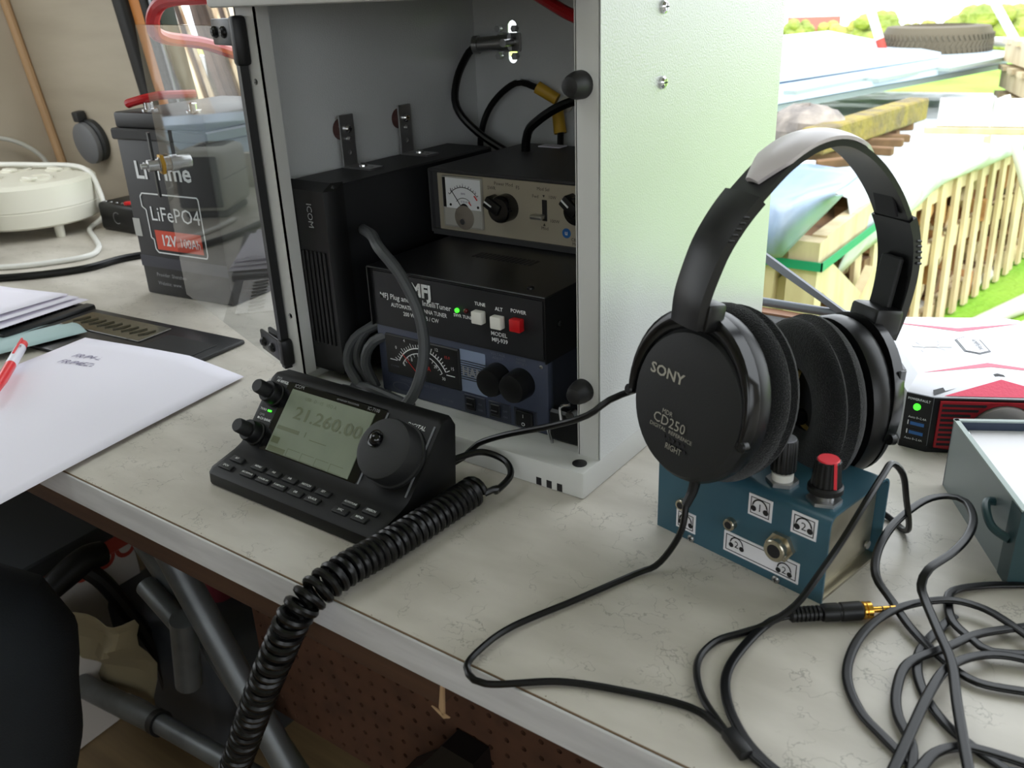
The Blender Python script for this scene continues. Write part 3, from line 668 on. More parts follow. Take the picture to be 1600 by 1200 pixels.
# --- bench supply (bottom)
ps_ = thing('power_supply', 'dark blue bench power supply with black meter at the bottom', 'power supply', (-236, 50, 14)); W = 176; HH = 62
MB().rbox((2, 4, 0), (W-2, 220, HH-1), 2, 1).build('case', 'panel_blue_dark', ps_)
MB().rbox((0, -2, 0), (W, 6, HH), 2, 2).build('front_panel', 'panel_blue', ps_)
R, U, N = (1, 0, 0), (0, 0, 1), (0, -1, 0)
MB().rbox((10, -4, 19.5), (91, 0, 56), 1, 1).build('meter_window', 'meter_black', ps_)
b = MB(); o = (0, -4, 0); cx, cy = 51, 20
arc(b, o, R, U, cx, cy, 29, 1, 28, 152, 30); arc(b, o, R, U, cx, cy, 24.5, .8, 28, 152, 30)
for i in range(25):
    t = 28+124*i/24; arc(b, o, R, U, cx, cy, 31+(.8 if i % 4 == 0 else 0), 4 if i % 4 == 0 else 2.6, t-.6, t+.6, 1)
for i in range(13):
    t = 28+124*i/12; arc(b, o, R, U, cx, cy, 22.8, 2.6, t-.6, t+.6, 1)
quad(b, o, R, U, 15, 33, 23, 33.7); quad(b, o, R, U, 77, 31, 86, 31.7); b.build('scale', 'white_print', ps_)
b = MB(); o2 = (0, -4.4, 0); quad(b, (cx-2, -4.4, 22), (-.72, 0, .69), (.69, 0, .72), 0, -.3, 27, .3); b.build('needle', 'red_print', ps_)
for s_, x, z in (('0', 23, 44), ('4', 33, 52), ('8', 51, 53.5), ('12', 68, 50.5), ('15', 84, 37), ('8', 40, 36), ('16', 51, 38.5), ('24', 66, 35), ('30', 74, 26), ('0', 31, 30)):
    text(s_, 2.7, (x, -4.2, z), R, U, 'white_print', ps_)
text('V/A', 4, (56, -4.2, 31), R, U, 'red_print', ps_); text('15.0', 2.4, (79, -4.2, 46), R, U, 'red_print', ps_); text('15 A PEAK', 1.5, (20, -4.2, 27), R, U, 'dim_print', ps_)
MB().box((91.5, -2.6, 20), (117, -1, 57)).build('brand_plate', 'steel_blue_label', ps_)
b = MB()
for i in range(9): quad(b, (0, -2.7, 0), R, U, 91.5, 31+i*2, 117, 31.7+i*2)
b.build('stripes', 'meter_black', ps_); text('HAM', 7.4, (104.3, -3.1, 35), R, U, 'grey_print', ps_, bold=.05, width=21)
for x in (129.5, 151.5):
    k = MB().lathe([(12.4, 0), (12, 12), (11, 15), (9.6, 15.4)], (x, -2, 40), N, 28).build('knob', 'black_plastic', ps_)
    text('VOLTAGE' if x < 140 else 'NOISE', 2.2, (x, -2, 58.2), R, U, 'dim_print', ps_); text('ADJUST' if x < 140 else 'OFFSET', 2.2, (x, -2, 55), R, U, 'dim_print', ps_)
for i, x in enumerate((93, 118, 143)):
    b = MB().rbox((x, -3, 2), (x+22, 0, 18), .6, 1).build('switch_plate', 'panel_blue_dark', ps_)
    if i < 2:
        MB().rbox((x+3, -4.4, 5), (x+12, -1, 16), .5, 1).build('switch_well', 'meter_black', b); MB().rbox((x+4, -6, 8), (x+11, -3, 11.5), .5, 1).build('slider', 'black_plastic', b)
        text(('FIX', 'VAR')[0] if i == 0 else 'OFF', 1.8, (x+17, -3.1, 11), R, U, 'dim_print', ps_); text('VAR' if i == 0 else 'ON', 1.8, (x+17, -3.1, 6), R, U, 'dim_print', ps_)
    else:
        MB().rbox((x+3, -5.4, 3), (x+19, -1, 17.4), 1, 1).build('rocker', 'black_plastic', b); text('I', 3, (x+11, -5.6, 12), R, U, 'white_print', ps_); text('O', 3, (x+11, -5.6, 5), R, U, 'white_print', ps_)
text('SWITCHING POWER SUPPLY', 2.4, (45, -2.1, 14), R, U, 'dim_print', ps_)
b = MB(); arc(b, (0, -2.1, 0), R, U, 24, 8, 4, .5, 0, 360, 24, .25, 2.6); b.build('oval_logo', 'dim_print', ps_); text('DC 13.8V', 2, (75, -2.1, 6), R, U, 'dim_print', ps_)
screw(ps_, (W-6, -2, HH-5), N, 1.6, .6, 'steel', cross=False)
# --- antenna tuner
tn = thing('antenna_tuner', 'black antenna tuner with white and red buttons', 'tuner', (-236.3, 45, 76.5)); W, HH = 178.6, 52
MB().box((1.5, 1.5, 0), (W-1.5, 200, HH-2)).build('chassis', 'black_paint', tn)
b = MB(); b.rbox((0, -2, HH-1.6), (W, 202, HH), .6, 1); b.box((0, -2, 0), (1.3, 202, HH-1)); b.box((W-1.3, -2, 0), (W, 202, HH-1)); b.build('cover', 'black_satin', tn)
MB().box((5, .4, 2), (W-4, 1.6, HH-4)).build('front_panel', 'black_paint', tn)
F = (0, .3, 0)
text('MFJ', 10.5, (57, .2, 33), R, U, 'white_print', tn, bold=.06, width=21); text('MFJ Plug and Play IntelliTuner', 4.4, (49.5, .2, 26), R, U, 'white_print', tn, bold=.012, width=76)
text('AUTOMATIC ANTENNA TUNER', 3.4, (53, .2, 19.6), R, U, 'white_print', tn, bold=.02, width=60); text('200 Watts SSB / CW', 3.4, (55, .2, 13.6), R, U, 'white_print', tn, bold=.02, width=38)
MB().lathe([(1.9, 0), (1.9, 1.4), (1, 2)], (94, .4, 28), N, 14).build('status_light', 'led_green', tn, 'lit green status light'); MB().lathe([(1.9, 0), (1.9, 1.4), (1, 2)], (103, .4, 29), N, 14).build('status_light', 'led_red', tn, 'unlit red status light')
text('SWR', 2.6, (94, .2, 22.5), R, U, 'white_print', tn, bold=.02); text('TUNE', 2.6, (104, .2, 22.5), R, U, 'white_print', tn, bold=.02)
for x, z, m, s_ in ((112, 22, 'white_button', 'TUNE'), (130, 21, 'white_button', 'ALT'), (148, 22, 'red_button', 'POWER')):
    MB().rbox((x, -6, z), (x+10, .6, z+10), 1, 2).build('push_button', m, tn); text(s_, 2.8, (x+5, .2, z+13.4), R, U, 'white_print', tn, bold=.02)
text('MODEL', 3.2, (134, .2, 13.6), R, U, 'white_print', tn, bold=.02); text('MFJ-939', 3.2, (134.5, .2, 8.6), R, U, 'white_print', tn, bold=.02)
for x, y in ((22, 12), (W-22, 12)): screw(tn, (x, y, HH), Z1, 3, 2, 'black_gloss')
for x in (12, W-34): screw(tn, (x, .3, 27), N, 1.8, .8, 'black_satin')
screw(tn, (W, 16, 27), X1, 2.6, 1.4, 'black_gloss')
for i in range(14): MB().box((62+i*4.4, 62, HH-.1), (64.6+i*4.4, 76, HH+.25)).build('vent_slot', 'ink', tn)
# --- meter unit on top
cm = thing('swr_meter', 'champagne fronted SWR power meter on top of the tuner', 'meter', (-256, 156, 129)); W, HH = 190, 60
b = MB(); b.rbox((0, -4, HH-2.6), (W, 150, HH), .8, 1); b.box((0, -4, 2), (2, 150, HH-1)); b.box((W-2, -4, 2), (W, 150, HH-1)); b.build('cover', 'dark_grey_paint', cm)
MB().box((2, 0, 0), (W-2, 148, HH-3)).build('chassis', 'dark_grey_paint', cm); MB().box((2, -4, 0), (W-2, 0, 5)).build('lower_lip', 'dark_grey_paint', cm)
MB().box((9, -1.6, 5), (W-2, 0, HH-4)).build('front_panel', 'panel_champagne', cm)
MB().rbox((16, -5, 9), (60.5, -1, 55), 1.2, 2).build('meter_bezel', 'meter_bezel', cm)
MB().box((21, -5.4, 26.5), (60, -5, 53.5)).build('meter_face', 'meter_white', cm); MB().box((17.5, -5.4, 27), (20.6, -5, 53.5)).build('meter_edge', 'ink', cm)
MB().rbox((18.5, -5.8, 10.5), (59.5, -5, 26.4), .4, 1).build('lower_cover', 'meter_bezel', cm); MB().lathe([(11, 0), (10, .6)], (41, -5.8, 19), N, 24).build('movement', 'motor_brown', cm)
MB().lathe([(3, 0), (2.6, 1.4)], (40, -6.4, 15.5), N, 16).build('zero_screw', 'chrome', cm)
b = MB(); o = (0, -5.5, 0); arc(b, o, R, U, 41, 26, 20, .6, 40, 140, 24, .3); arc(b, o, R, U, 41, 26, 10.5, .5, 45, 140, 16, .3)
for i in range(13): arc(b, o, R, U, 41, 26, 21, 2, 40+100*i/12-.7, 40+100*i/12+.7, 1, .3)
quad(b, (39, -5.6, 27), (-.6, 0, .8), (.8, 0, .6), 0, -.35, 21, .35); arc(b, o, R, U, 41.5, 26.6, 2.6, 5, 0, 180, 12, .35); b.build('scale_and_needle', 'ink', cm)
b = MB(); arc(b, o, R, U, 41, 26, 18.2, 1.4, 32, 48, 8, .35); arc(b, o, R, U, 41, 26, 9.4, 1.2, 28, 52, 8, .35); b.build('red_sector', 'red_print', cm)
for s_, x, z in (('0', 27, 43), ('1', 34, 45.8), ('2', 41, 47.6), ('3', 48, 46), ('5', 55, 42), ('SWR', 41, 39.5), ('0 30 60', 42, 32.4)): text(s_, 1.7, (x, -5.6, z), R, U, 'pen_blue', cm)
for x in (26, 57): MB().lathe([(1.2, 0), (1.2, .4)], (x, -5.4, 29.5), N, 10).build('face_screw', 'ink', cm)
def pknob(x, z, a):
    b = MB(); b.lathe([(12, 0), (11.6, 12), (10.4, 14)], (x, -1.6, z), N, 30); k = b.build('selector_knob', 'black_gloss', cm)
    M = Matrix.Translation((x, -1.6, z)) @ Matrix.Rotation(a, 4, 'Y'); MB().rbox((-15, -16, -5), (2, -2, 5), 1.4, 2, M).build('pointer', 'black_plastic', k); MB().box((-14.4, -16.4, -.7), (-6, -15.9, .7), M).build('pointer_line', 'white_print', k)
pknob(86, 32, .5); pknob(163, 38, .7)
text('SWR', 2.9, (70, -1.7, 46), R, U, 'dark_print', cm); text('Power Mod', 2.9, (83, -1.7, 50.3), R, U, 'dark_print', cm); text('FS', 2.9, (98, -1.7, 48.6), R, U, 'dark_print', cm)
MB().rbox((122.5, -2.2, 24), (127.5, -1.4, 42), .35, 1).build('slide_slot', 'ink', cm); MB().rbox((114, -9, 26), (126, -1.4, 29.5), 1, 2).build('slide_lever', 'steel', cm)
for s_, x, z in (('Mod Sel', 124, 49.6), ('Fwd', 116, 43), ('10W', 133, 43.4), ('100W', 135, 23.5), ('Mod', 125, 16.5), ('Rev', 117, 25)): text(s_, 2.7, (x, -1.7, z), R, U, 'dark_print', cm)
b = MB(); b.prism([(123.4, -1.9, 46), (125.6, -1.9, 46), (124.5, -1.9, 44)], (0, -.2, 0)); b.prism([(123.4, -1.9, 20), (125.6, -1.9, 20), (124.5, -1.9, 22)], (0, -.2, 0)); b.build('arrows', 'dark_print', cm)
lg = MB().lathe([(4.2, 0), (4.2, .3)], (146.5, -1.6, 16), N, 20).build('round_logo', 'usb_blue', cm); text('u', 4, (146.5, -2, 14.6), R, U, 'white_print', cm, bold=.03); text('MFJ', 4, (160, -1.7, 15), R, U, 'dark_print', cm, bold=.04)
text('CB SWR', 2.6, (158, -1.7, 10), R, U, 'dark_print', cm); text('Model', 2.6, (157, -1.7, 6.4), R, U, 'dark_print', cm)
o = MB().rbox((0, 0, 0), (26, 14, 1.2), .4, 1).build('paper_scrap', 'paper'); o.location = Vector((-226, 286, 189.3))*S; tag(o, 'small white paper scrap on the meter cover', 'paper')
# --- wiring inside
def cable(name, pts, r, m, label, cat='cable', group=None, n=10, step=6):
    o = MB().tube(pts, r, n, step=step).build(name, m); return tag(o, label, cat, group)
sk = thing('coax_socket', 'metal coax socket on the cabinet\'s back panel', 'socket', (-281, 325, 285))
MB().rbox((-14, -3, -9), (12, 0, 9), 1, 1).build('flange', 'steel', sk); b = MB(); b.lathe([(9, 0), (9, 12), (7.5, 12.5), (7.5, 34), (9, 34.5), (9, 40), (6, 41)], (2, -6, 0), (-1, -.25, -.05), 18); b.build('plug', 'steel', sk); MB().lathe([(4, 0), (4, 16)], (2, -3, 0), (0, -1, 0), 12).build('centre_post', 'steel', sk)
for x, z in ((-11, 13), (9, 13), (-11, -13), (9, -13)): MB().lathe([(3.6, 0), (3.6, 5)], (x, -5, z), N, 6).build('nut', 'steel', sk)
cable('coax_cable', [(-314, 314, 284), (-324, 308, 276), (-327, 290, 252), (-322, 280, 225), (-300, 285, 200), (-262, 296, 176)], 4, 'cable_black', 'black coax looping down from the metal socket')
e = thing('earth_lead', 'black earth lead with yellow crimp arching in the cabinet', 'cable', (-308, 300, 150))
MB().tube([(0, 0, 0), (0, 0, 42), (12, 4, 74), (42, 8, 97), (66, 14, 92)], 3.4, 10, step=6).build('wire', 'cable_black', e)
MB().cyl((64, 14, 93), (84, 20, 81), 6.4, 6, 12).build('crimp', 'crimp_yellow', e, 'yellow crimp sleeve'); MB().lathe([(8, 0), (8, 1.6)], (92, 23, 76), (.2, -1, .1), 18).build('ring_terminal', 'steel', e); screw(e, (92, 22, 76), (0, -1, 0), 4, 3, 'steel', cross=False)
e = thing('earth_lead', 'black earth lead with yellow crimp dropping behind the meter', 'cable', (-212, 300, 150))
MB().tube([(4, 0, 0), (2, 2, 30), (-2, 10, 56)], 3.4, 10).build('wire', 'cable_black', e); MB().cyl((-2, 9, 50), (-8, 14, 72), 6.4, 6, 12).build('crimp', 'crimp_yellow', e, 'yellow crimp sleeve')
cable('coax_cable', [(-224, 262, 150), (-223, 262, 200), (-206, 258, 219), (-166, 256, 238), (-110, 262, 246), (-60, 290, 240)], 4.4, 'cable_black', 'black coax running right behind the meter')
cable('earth_wire', [(-176, 300, 150), (-180, 300, 195), (-168, 302, 225), (-120, 306, 232), (-60, 312, 228)], 4, 'cable_black', 'black wire behind the right-hand coax')
cable('red_power_lead', [(-190, 205, 340), (-157, 200, 325), (-127, 200, 311), (-80, 205, 296), (-40, 215, 270)], 5, 'cable_red', 'red power lead entering through the cabinet top')
cable('red_power_lead', [(-150, 190, 345), (-120, 190, 330), (-80, 190, 320)], 5, 'cable_red', 'short red lead beside the black bumper post')
cable('control_cable', [(-262, 70, 150), (-222, 40, 156), (-196, 20, 154), (-176, 20, 135), (-160, 20, 106), (-155, 16, 73), (-160, 4, 42), (-172, -18, 24), (-176, -40, 18)], 4.6, 'cable_grey', 'thick grey control cable hanging in front of the tuner')
for k, (pts, l) in enumerate([([(-246, 46, 16), (-262, 46, 40), (-252, 52, 66), (-232, 70, 74)], 'left'), ([(-250, 36, 16), (-268, 40, 36), (-262, 46, 58), (-240, 60, 72), (-225, 80, 70)], 'left'), ([(-238, 42, 18), (-246, 40, 40), (-238, 44, 60), (-220, 60, 68)], 'l'), ([(-262, 38, 14), (-240, 34, 20), (-215, 36, 16), (-190, 34, 14)], 'l'), ([(-268, 30, 14), (-244, 30, 16), (-220, 40, 15)], 'l')]):
    cable('bundled_cable', pts, 4.6, 'cable_grey', 'dark cable bundled between radio unit and power supply', 'cable', 'cables bundled beside the power supply')
o = thing('cable_clamp', 'small chromed clamp at the cabinet\'s lower right corner', 'clamp', (-52, 40, 14))
MB().tube([(0, 0, 0), (-3, 0, 12), (8, 0, 18), (8, 0, 32), (16, 0, 36)], 1.3, 8).build('wire_loop', 'chrome', o); MB().lathe([(4, 0), (4, 6)], (20, 0, 30), N, 14).build('screw_head', 'chrome', o); MB().rbox((-6, 4, 0), (30, 14, 26), 2, 1).build('block', 'black_plastic', o)
cable('thin_cable', [(-100, -36, 13), (-95, -16, 15), (-88, -6, 24), (-62, -5, 38), (-23, -5, 55), (6, -4, 70), (24, 10, 84), (60, 60, 88), (110, 180, 60), (135, 300, 12)], 2.3, 'cable_black', 'thin black cable from the control head past the cabinet corner')
# ================================================================== transceiver control head
hd = thing('radio_controller', 'black transceiver control head with grey screen and large dial', 'radio', (-252, -128, 0)); W = 172
prof = [(0, 1), (-.5, 2), (0, 10), (3, 12.6), (26, 17.6), (33, 20), (38, 23.5), (74, 62.5), (78, 64.6), (87, 63), (91, 56), (86, 1)]
def headbody(x0, x1, dy=0, dz=0):
    return [(x0, y+dy, z+dz) for y, z in prof]
b = MB(); n = len(prof)
secs = [(0, .94), (1.2, .975), (4, 1), (W-4, 1), (W-1.2, .975), (W, .94)]
vs = [(x, 45+(y-45)*k, 30+(z-30)*k if z > 30 else z) for x, k in secs for y, z in prof]
fs = [(i*n+j, i*n+(j+1) % n, (i+1)*n+(j+1) % n, (i+1)*n+j) for i in range(5) for j in range(n)] + [tuple(range(n)), tuple(5*n+j for j in range(n))]
b.add(vs, fs); b.build('housing', 'housing_black', hd, smooth=40)
# frames of the two inclined faces
SA = math.atan2(39, 36); so_, sr, su = Vector((0, 38, 23.5)), Vector((1, 0, 0)), Vector((0, math.cos(SA), math.sin(SA))); sn = sr.cross(su)
KA = math.atan2(5, 23); ko, ku = Vector((0, 3, 12.6)), Vector((0, math.cos(KA), math.sin(KA))); kn = sr.cross(ku)
def on(o, u, nn, x, t, d=0): return o + Vector((x, 0, 0)) + u*t + nn*d
M = Matrix((sr, su, sn)).transposed().to_4x4(); M.translation = so_
MB().rbox((20, -7.5, -1), (124, 52, 1.1), 1, 1, M).build('screen_bezel', 'black_gloss', hd)
sc_ = MB().rbox((28, -4, -.5), (115, 46.5, 1.7), .3, 1, M).build('screen', 'lcd', hd, 'greyish green display')
P = lambda x, t, d=1.75: so_ + sr*x + su*t + sn*d
text('21.260.00', 9.5, P(76, 25), sr, su, 'lcd_ink', hd, 'screen_text', bold=.02, width=70); text('USB   D   15   VFO A', 2.6, P(62, 40.5), sr, su, 'lcd_ink', hd, 'screen_text')
b = MB(); o = so_+sn*1.8
for x, y, w, h in ((30, 14, 24, 3), (60, 14, 1, 4), (66, 13, 18, .6), (30, -3.5, 18, 4), (30, 3, 8, 5)): quad(b, o, sr, su, x, y, x+w, y+h, .05)
for x in range(4): 
    for yy in (-3.6, 2): quad(b, o, sr, su, 50+x*15, yy, 63+x*15, yy+.4, .05)
    quad(b, o, sr, su, 50+x*15, -3.6, 50.4+x*15, 2, .05)
b.build('screen_marks', 'lcd_ink', hd)
text('ICOM', 2.8, P(34, 48, 1.2), sr, su, 'grey_print', hd); text('HF/VHF/UHF TRANSCEIVER', 1.3, P(86, 48.2, 1.2), sr, su, 'grey_print', hd); text('IC-7100', 2.5, P(112, 47.8, 1.2), sr, su, 'grey_print', hd)
text('DIGITAL', 3.1, P(153, 45, .3), sr, su, 'white_print', hd, shear=.2)
for x0, x1 in ((124.4, 125.8), (167.6, 168.8)): MB().box((x0, -2 if x0 > 130 else -9, .2), (x1, 50, 1), M).build('trim_line', 'socket_grey', hd)
dl = MB().lathe([(24, 0), (24, 3), (22.6, 3.5), (22.4, 15), (21.4, 17.4), (18, 18.4), (.01, 18)], P(147, 23, 0), sn, 48).build('tuning_dial', 'black_matte', hd)
b = MB(); c0 = P(147, 23, 18.2); b.lathe([(6.4, .1), (5.6, -.2), (.01, -1)], c0 - sr*8.5 + su*4.5 + sn*.3, sn, 24, False); b.sphere(tuple(c0 - sr*8.5 + su*4.5 - sn*1), 5.2, 8); b.build('finger_dimple', 'black_gloss', dl)
b = MB(); rr = random.Random(2)
for i in range(30):
    a = rr.uniform(0, 6.28); q = rr.uniform(10, 21); p = c0+sr*(q*math.cos(a))+su*(q*math.sin(a)) - sn*(.2 if q < 17 else 1.2); b.sphere(tuple(p), .22, 4)
b.build('dust_specks', 'white_print', dl, kind='stuff')
for t, x, tx in ((38, 12, 'PWR'), (5, 10.5, 'QMR')):
    k = MB().lathe([(9.6, 0), (9.6, 1.4), (8.6, 2), (8.4, 9), (7.8, 10)], P(x, t, .4), sn, 26).build('double_knob', 'black_plastic', hd)
    MB().lathe([(5.8, 0), (5.6, 10), (4.8, 11.4)], P(x, t, 10), sn, 20).build('knob_tip', 'black_matte', k)
text('AF-RF/SQL', 2, P(14, 48.6, .3), sr, su, 'white_print', hd, bold=.02); text('PWR', 1.8, P(9, 51, .3), sr, su, 'grey_print', hd)
text('TX/RX', 1.7, P(7, 24, .3), sr, su, 'white_print', hd); MB().rbox((11.6, 24, 0), (16, 25.6, .7), .3, 1, M).build('status_light', 'led_green', hd, 'lit green status light')
text('QMR', 1.8, P(8, 19.6, .3), sr, su, 'grey_print', hd); text('M-CH BANK', 1.9, P(12, 16.6, .3), sr, su, 'white_print', hd, bold=.02); text('PBT  RIT', 1.7, P(11, -7, .3), sr, su, 'white_print', hd)
KM = Matrix((sr, ku, kn)).transposed().to_4x4(); KM.translation = ko
keys = [(13, 6, 'SPCH', 1), (15, 15.5, 'RIT', 1)] + [(39+i*17.2, 15.5, t, 0) for i, t in enumerate(('MENU', 'NB', 'NR', 'NOTCH', 'SET'))] + [(37+i*17.2, 6.6, t, 0) for i, t in enumerate(('MIC/RFPWR', 'VOX/BK-IN', 'P.AMP/ATT', 'DR', 'QUICK'))] + [(135, 15, 'AUTOTUNE', 0), (154, 15, 'SPEECH', 0), (133, 6.6, 'XFC', 0), (151, 6.6, 'MPAD', 0)]
for x, t, s_, big in keys:
    MB().rbox((x-6.6, t-3, -.4), (x+6.6, t+2.6, 1.7), .7, 2, KM).build('key', 'black_matte', hd); text(s_, 1.75 if len(s_) < 8 else 1.5, ko+sr*x+ku*(t-.8)+kn*1.75, sr, ku, 'white_print', hd, bold=.015)
for i in range(14): MB().box((60+i*6, 87, 14), (63+i*6, 89, 40)).build('rear_rib', 'black_plastic', hd)
# coiled microphone cord
cc = thing('microphone_cord', 'black coiled microphone cord hanging over the desk edge', 'cord', (-62, -46, 0))
path = spline([(-62, -44, 11.5), (-64, -90, 11.5), (-67, -135, 11.5), (-70, -172, 12.5), (-76, -197, 2), (-92, -206, -32), (-116, -208, -76), (-150, -208, -140), (-185, -208, -205), (-215, -208, -260)], 1.2)
L = [0.0]
for i in range(1, len(path)): L.append(L[-1]+(path[i]-path[i-1]).length)
def at(s_):
    import bisect
    i = min(len(path)-2, max(0, bisect.bisect(L, s_)-1)); t = (s_-L[i])/max(1e-6, L[i+1]-L[i]); return path[i].lerp(path[i+1], t), (path[min(i+3, len(path)-1)]-path[max(i-3, 0)]).normalized()
pts = []; s_ = 0; ph = 0; a = Vector((1, 0, 0))
while s_ < L[-1]:
    p, t = at(s_); a = (a-t*a.dot(t)).normalized(); bb = t.cross(a); pts.append(p + a*(8.6*math.cos(ph)) + bb*(8.6*math.sin(ph)))
    pitch = 5.5 + 1.6*max(0, min(1, (s_-112)/40)); ph += 2*math.pi/16; s_ += pitch/16
off = Vector((-62, -46, 0)); MB().tube([p-off for p in pts], 2.65, 8, raw=True).build('coil', 'cable_black', cc)
MB().tube([p-off for p in (pts[0], pts[0]+Vector((6, 6, 3)), Vector((-50, -36, 10)), Vector((-50, -18, 14)), Vector((-62, -8, 18)), Vector((-80, -12, 22)), Vector((-90, -30, 22)), Vector((-96, -44, 22)))], 2.5, 8, step=3).build('straight_end', 'cable_black', cc)

# ================================================================== headphone splitter box
BA = math.radians(-12.3); sp_ = thing('headphone_splitter', 'teal painted metal splitter box with headphone sockets', 'splitter box', (58.3, -.5, 0), BA); W, D, HB = 121, 68, 58
r = 7; arcs = lambda cx, cz, a0, a1: [(cx+r*math.cos(math.radians(a0+(a1-a0)*i/6)), cz+r*math.sin(math.radians(a0+(a1-a0)*i/6))) for i in range(7)]
outer = [(0, 0)] + arcs(r, HB-r, 180, 90) + arcs(D-r, HB-r, 90, 0) + [(D, 0)]
inner = [(D-1.4, 0)] + [(D-r+(x-(D-r))*.8, HB-r+(z-(HB-r))*.8) for x, z in reversed(arcs(D-r, HB-r, 90, 0))] + [(r+(x-r)*.8, HB-r+(z-(HB-r))*.8) for x, z in reversed(arcs(r, HB-r, 180, 90))] + [(1.4, 0)]
b = MB(); b.prism([(0, y, z) for y, z in outer+inner], (W, 0, 0)); b.build('cover', 'teal_paint', sp_)
b = MB(); b.box((8, 3, 1), (W-8, D-3, HB-8)); b.box((3, 1.5, 0), (W-1, D-1.5, 2)); b.build('inner_case', 'alu_raw', sp_, 'bare aluminium end plate'); MB().rbox((W-9, 2, 8), (W-6, D-2, HB-3), .5, 1).build('end_plate', 'alu_raw', sp_)
b = MB(); b.lathe([(2.8, 0), (2.8, 1.5)], (W-5, D-9, 11), X1, 10); b.build('end_screw', 'steel', sp_)
FN = (0, -1, 0)
def jack(x, z, r_, big=False):
    b = MB(); L_ = 8 if big else 3.4
    if big: MB().lathe([(9.4, 0), (9.4, 3)], (x, 0, z), FN, 6).build('hex_nut', 'nickel', sp_)
    b.lathe([(r_, 0), (r_, L_), (r_*.9, L_+.5), (r_*.62, L_+.5), (r_*.56, L_-4)], (x, 0, z), FN, 24, True); j = b.build('socket_bush', 'nickel', sp_); MB().lathe([(r_*.62, L_-3.4), (r_*.62, L_+.55)], (x, 0, z), FN, 18).build('socket_hole', 'ink', j)
jack(20.7, 25.4, 3.9); jack(57.5, 27, 4); jack(92.5, 27, 7, True)
def icon(b, cx, cz, s_, o=(0, -.5, 0)):
    arc(b, o, R, U, cx, cz, s_, s_*.2, 5, 175, 16); arc(b, o, R, U, cx, cz, s_*1.05, s_*.1, -30, 210, 16)
    for q in (-1, 1): arc(b, o, R, U, cx+q*s_*.86, cz-s_*.42, s_*.2, s_*.4, 0, 360, 10, .3)
def sticker(x0, z0, x1, z1, icons):
    MB().box((x0, -.45, z0), (x1, 0, z1)).build('sticker', 'sticker', sp_, 'white paper sticker')
    b = MB(); m_ = 1.6; o = (0, -.45, 0)
    for q in ((x0+m_, z0+m_, x1-m_, z0+m_+.45), (x0+m_, z1-m_-.45, x1-m_, z1-m_), (x0+m_, z0+m_, x0+m_+.45, z1-m_), (x1-m_-.45, z0+m_, x1-m_, z1-m_)): quad(b, o, R, U, *q)
    for cx, cz, s_, _ in icons: icon(b, cx, cz, s_)
    b.build('headphone_mark', 'ink', sp_)
    for cx, cz, s_, t in icons: text(t, s_*1.05, (cx, -.5, cz-s_*.6), R, U, 'ink', sp_)
sticker(15.8, 6.6, 31, 20.6, [(23.4, 13.6, 4.6, '1')]); sticker(68.5, 39, 84.6, 53.4, [(76.5, 46.4, 4.8, '1')]); sticker(97.4, 39.4, 113.6, 53.6, [(105.5, 46.6, 4.8, '2')]); sticker(53, 6, 105.5, 20.4, [(62.5, 14, 4.4, '2'), (96, 12, 4.4, '2')])
for x in (28, 91): screw(sp_, (x, 0, 2.4), FN, 2.6, 1.4, 'steel')
MB().lathe([(9.6, 0), (9.6, 2.4)], (79.4, 16.5, HB), Z1, 6).build('hex_nut', 'steel', sp_); MB().lathe([(6.4, 2.4), (6.4, 7), (5, 7.4)], (79.4, 16.5, HB), Z1, 18).build('bush', 'nylon', sp_, 'white nylon bush')
def fluted(n, R_, pr, o, m, name):
    b = MB(); vs = []; fs = []; nn = n*4
    for q, h in pr:
        for i in range(nn): a_ = 2*math.pi*i/nn; k = q*(1 if i % 4 < 2 else .94); vs.append((o[0]+k*math.cos(a_), o[1]+k*math.sin(a_), o[2]+h))
    for j in range(len(pr)-1): fs += [(j*nn+i, j*nn+(i+1) % nn, (j+1)*nn+(i+1) % nn, (j+1)*nn+i) for i in range(nn)]
    b.add(vs, fs+[tuple(range(nn)), tuple((len(pr)-1)*nn+i for i in range(nn))]); return b.build(name, m, sp_)
k = fluted(16, 7.4, [(6.6, 0), (7.6, .8), (7.2, 20), (6.6, 21)], (79.4, 16.5, HB+8), 'black_plastic', 'knob'); MB().lathe([(6.3, 21), (6.1, 21.5)], (79.4, 16.5, HB+8), Z1, 24).build('knob_cap', 'knob_cap_grey', k)
MB().lathe([(10, 0), (10, 2.2)], (108, 14.5, HB), Z1, 6).build('hex_nut', 'steel', sp_); MB().lathe([(5.4, 2), (5.4, 7)], (108, 14.5, HB), Z1, 18).build('bush', 'steel', sp_)
MB().lathe([(10, 7), (10, 10), (9, 11.4)], (108, 14.5, HB), Z1, 28).build('knob_skirt', 'black_plastic', sp_)
k = fluted(16, 8, [(8.4, 11), (7.2, 26), (6.6, 26.6)], (108, 14.5, HB), 'black_plastic', 'knob'); b = MB(); b.lathe([(6.2, 26.6), (5.8, 27.4)], (108, 14.5, HB), Z1, 24)
b.box((-.9, 0, 0), (.9, 1.6, 16), Matrix.Translation((114.6, 11.5, HB+11.2)) @ Matrix.Rotation(-1.1, 4, 'Z') @ Matrix.Rotation(.08, 4, 'X')); b.build('knob_pointer', 'knob_red', k, 'red cap and pointer line')

# ================================================================== headphones straddling the splitter
hc = Vector((88, -26, 111)); e3 = Vector((.491627, .851524, -.182236)); u3 = Vector((.091118, .157821, .983255)); n3 = u3.cross(e3)   # n3 points to the left
hp = thing('headphones', 'black over-ear headphones resting on the teal splitter box', 'headphones', tuple(hc), basis=(e3, n3, u3))
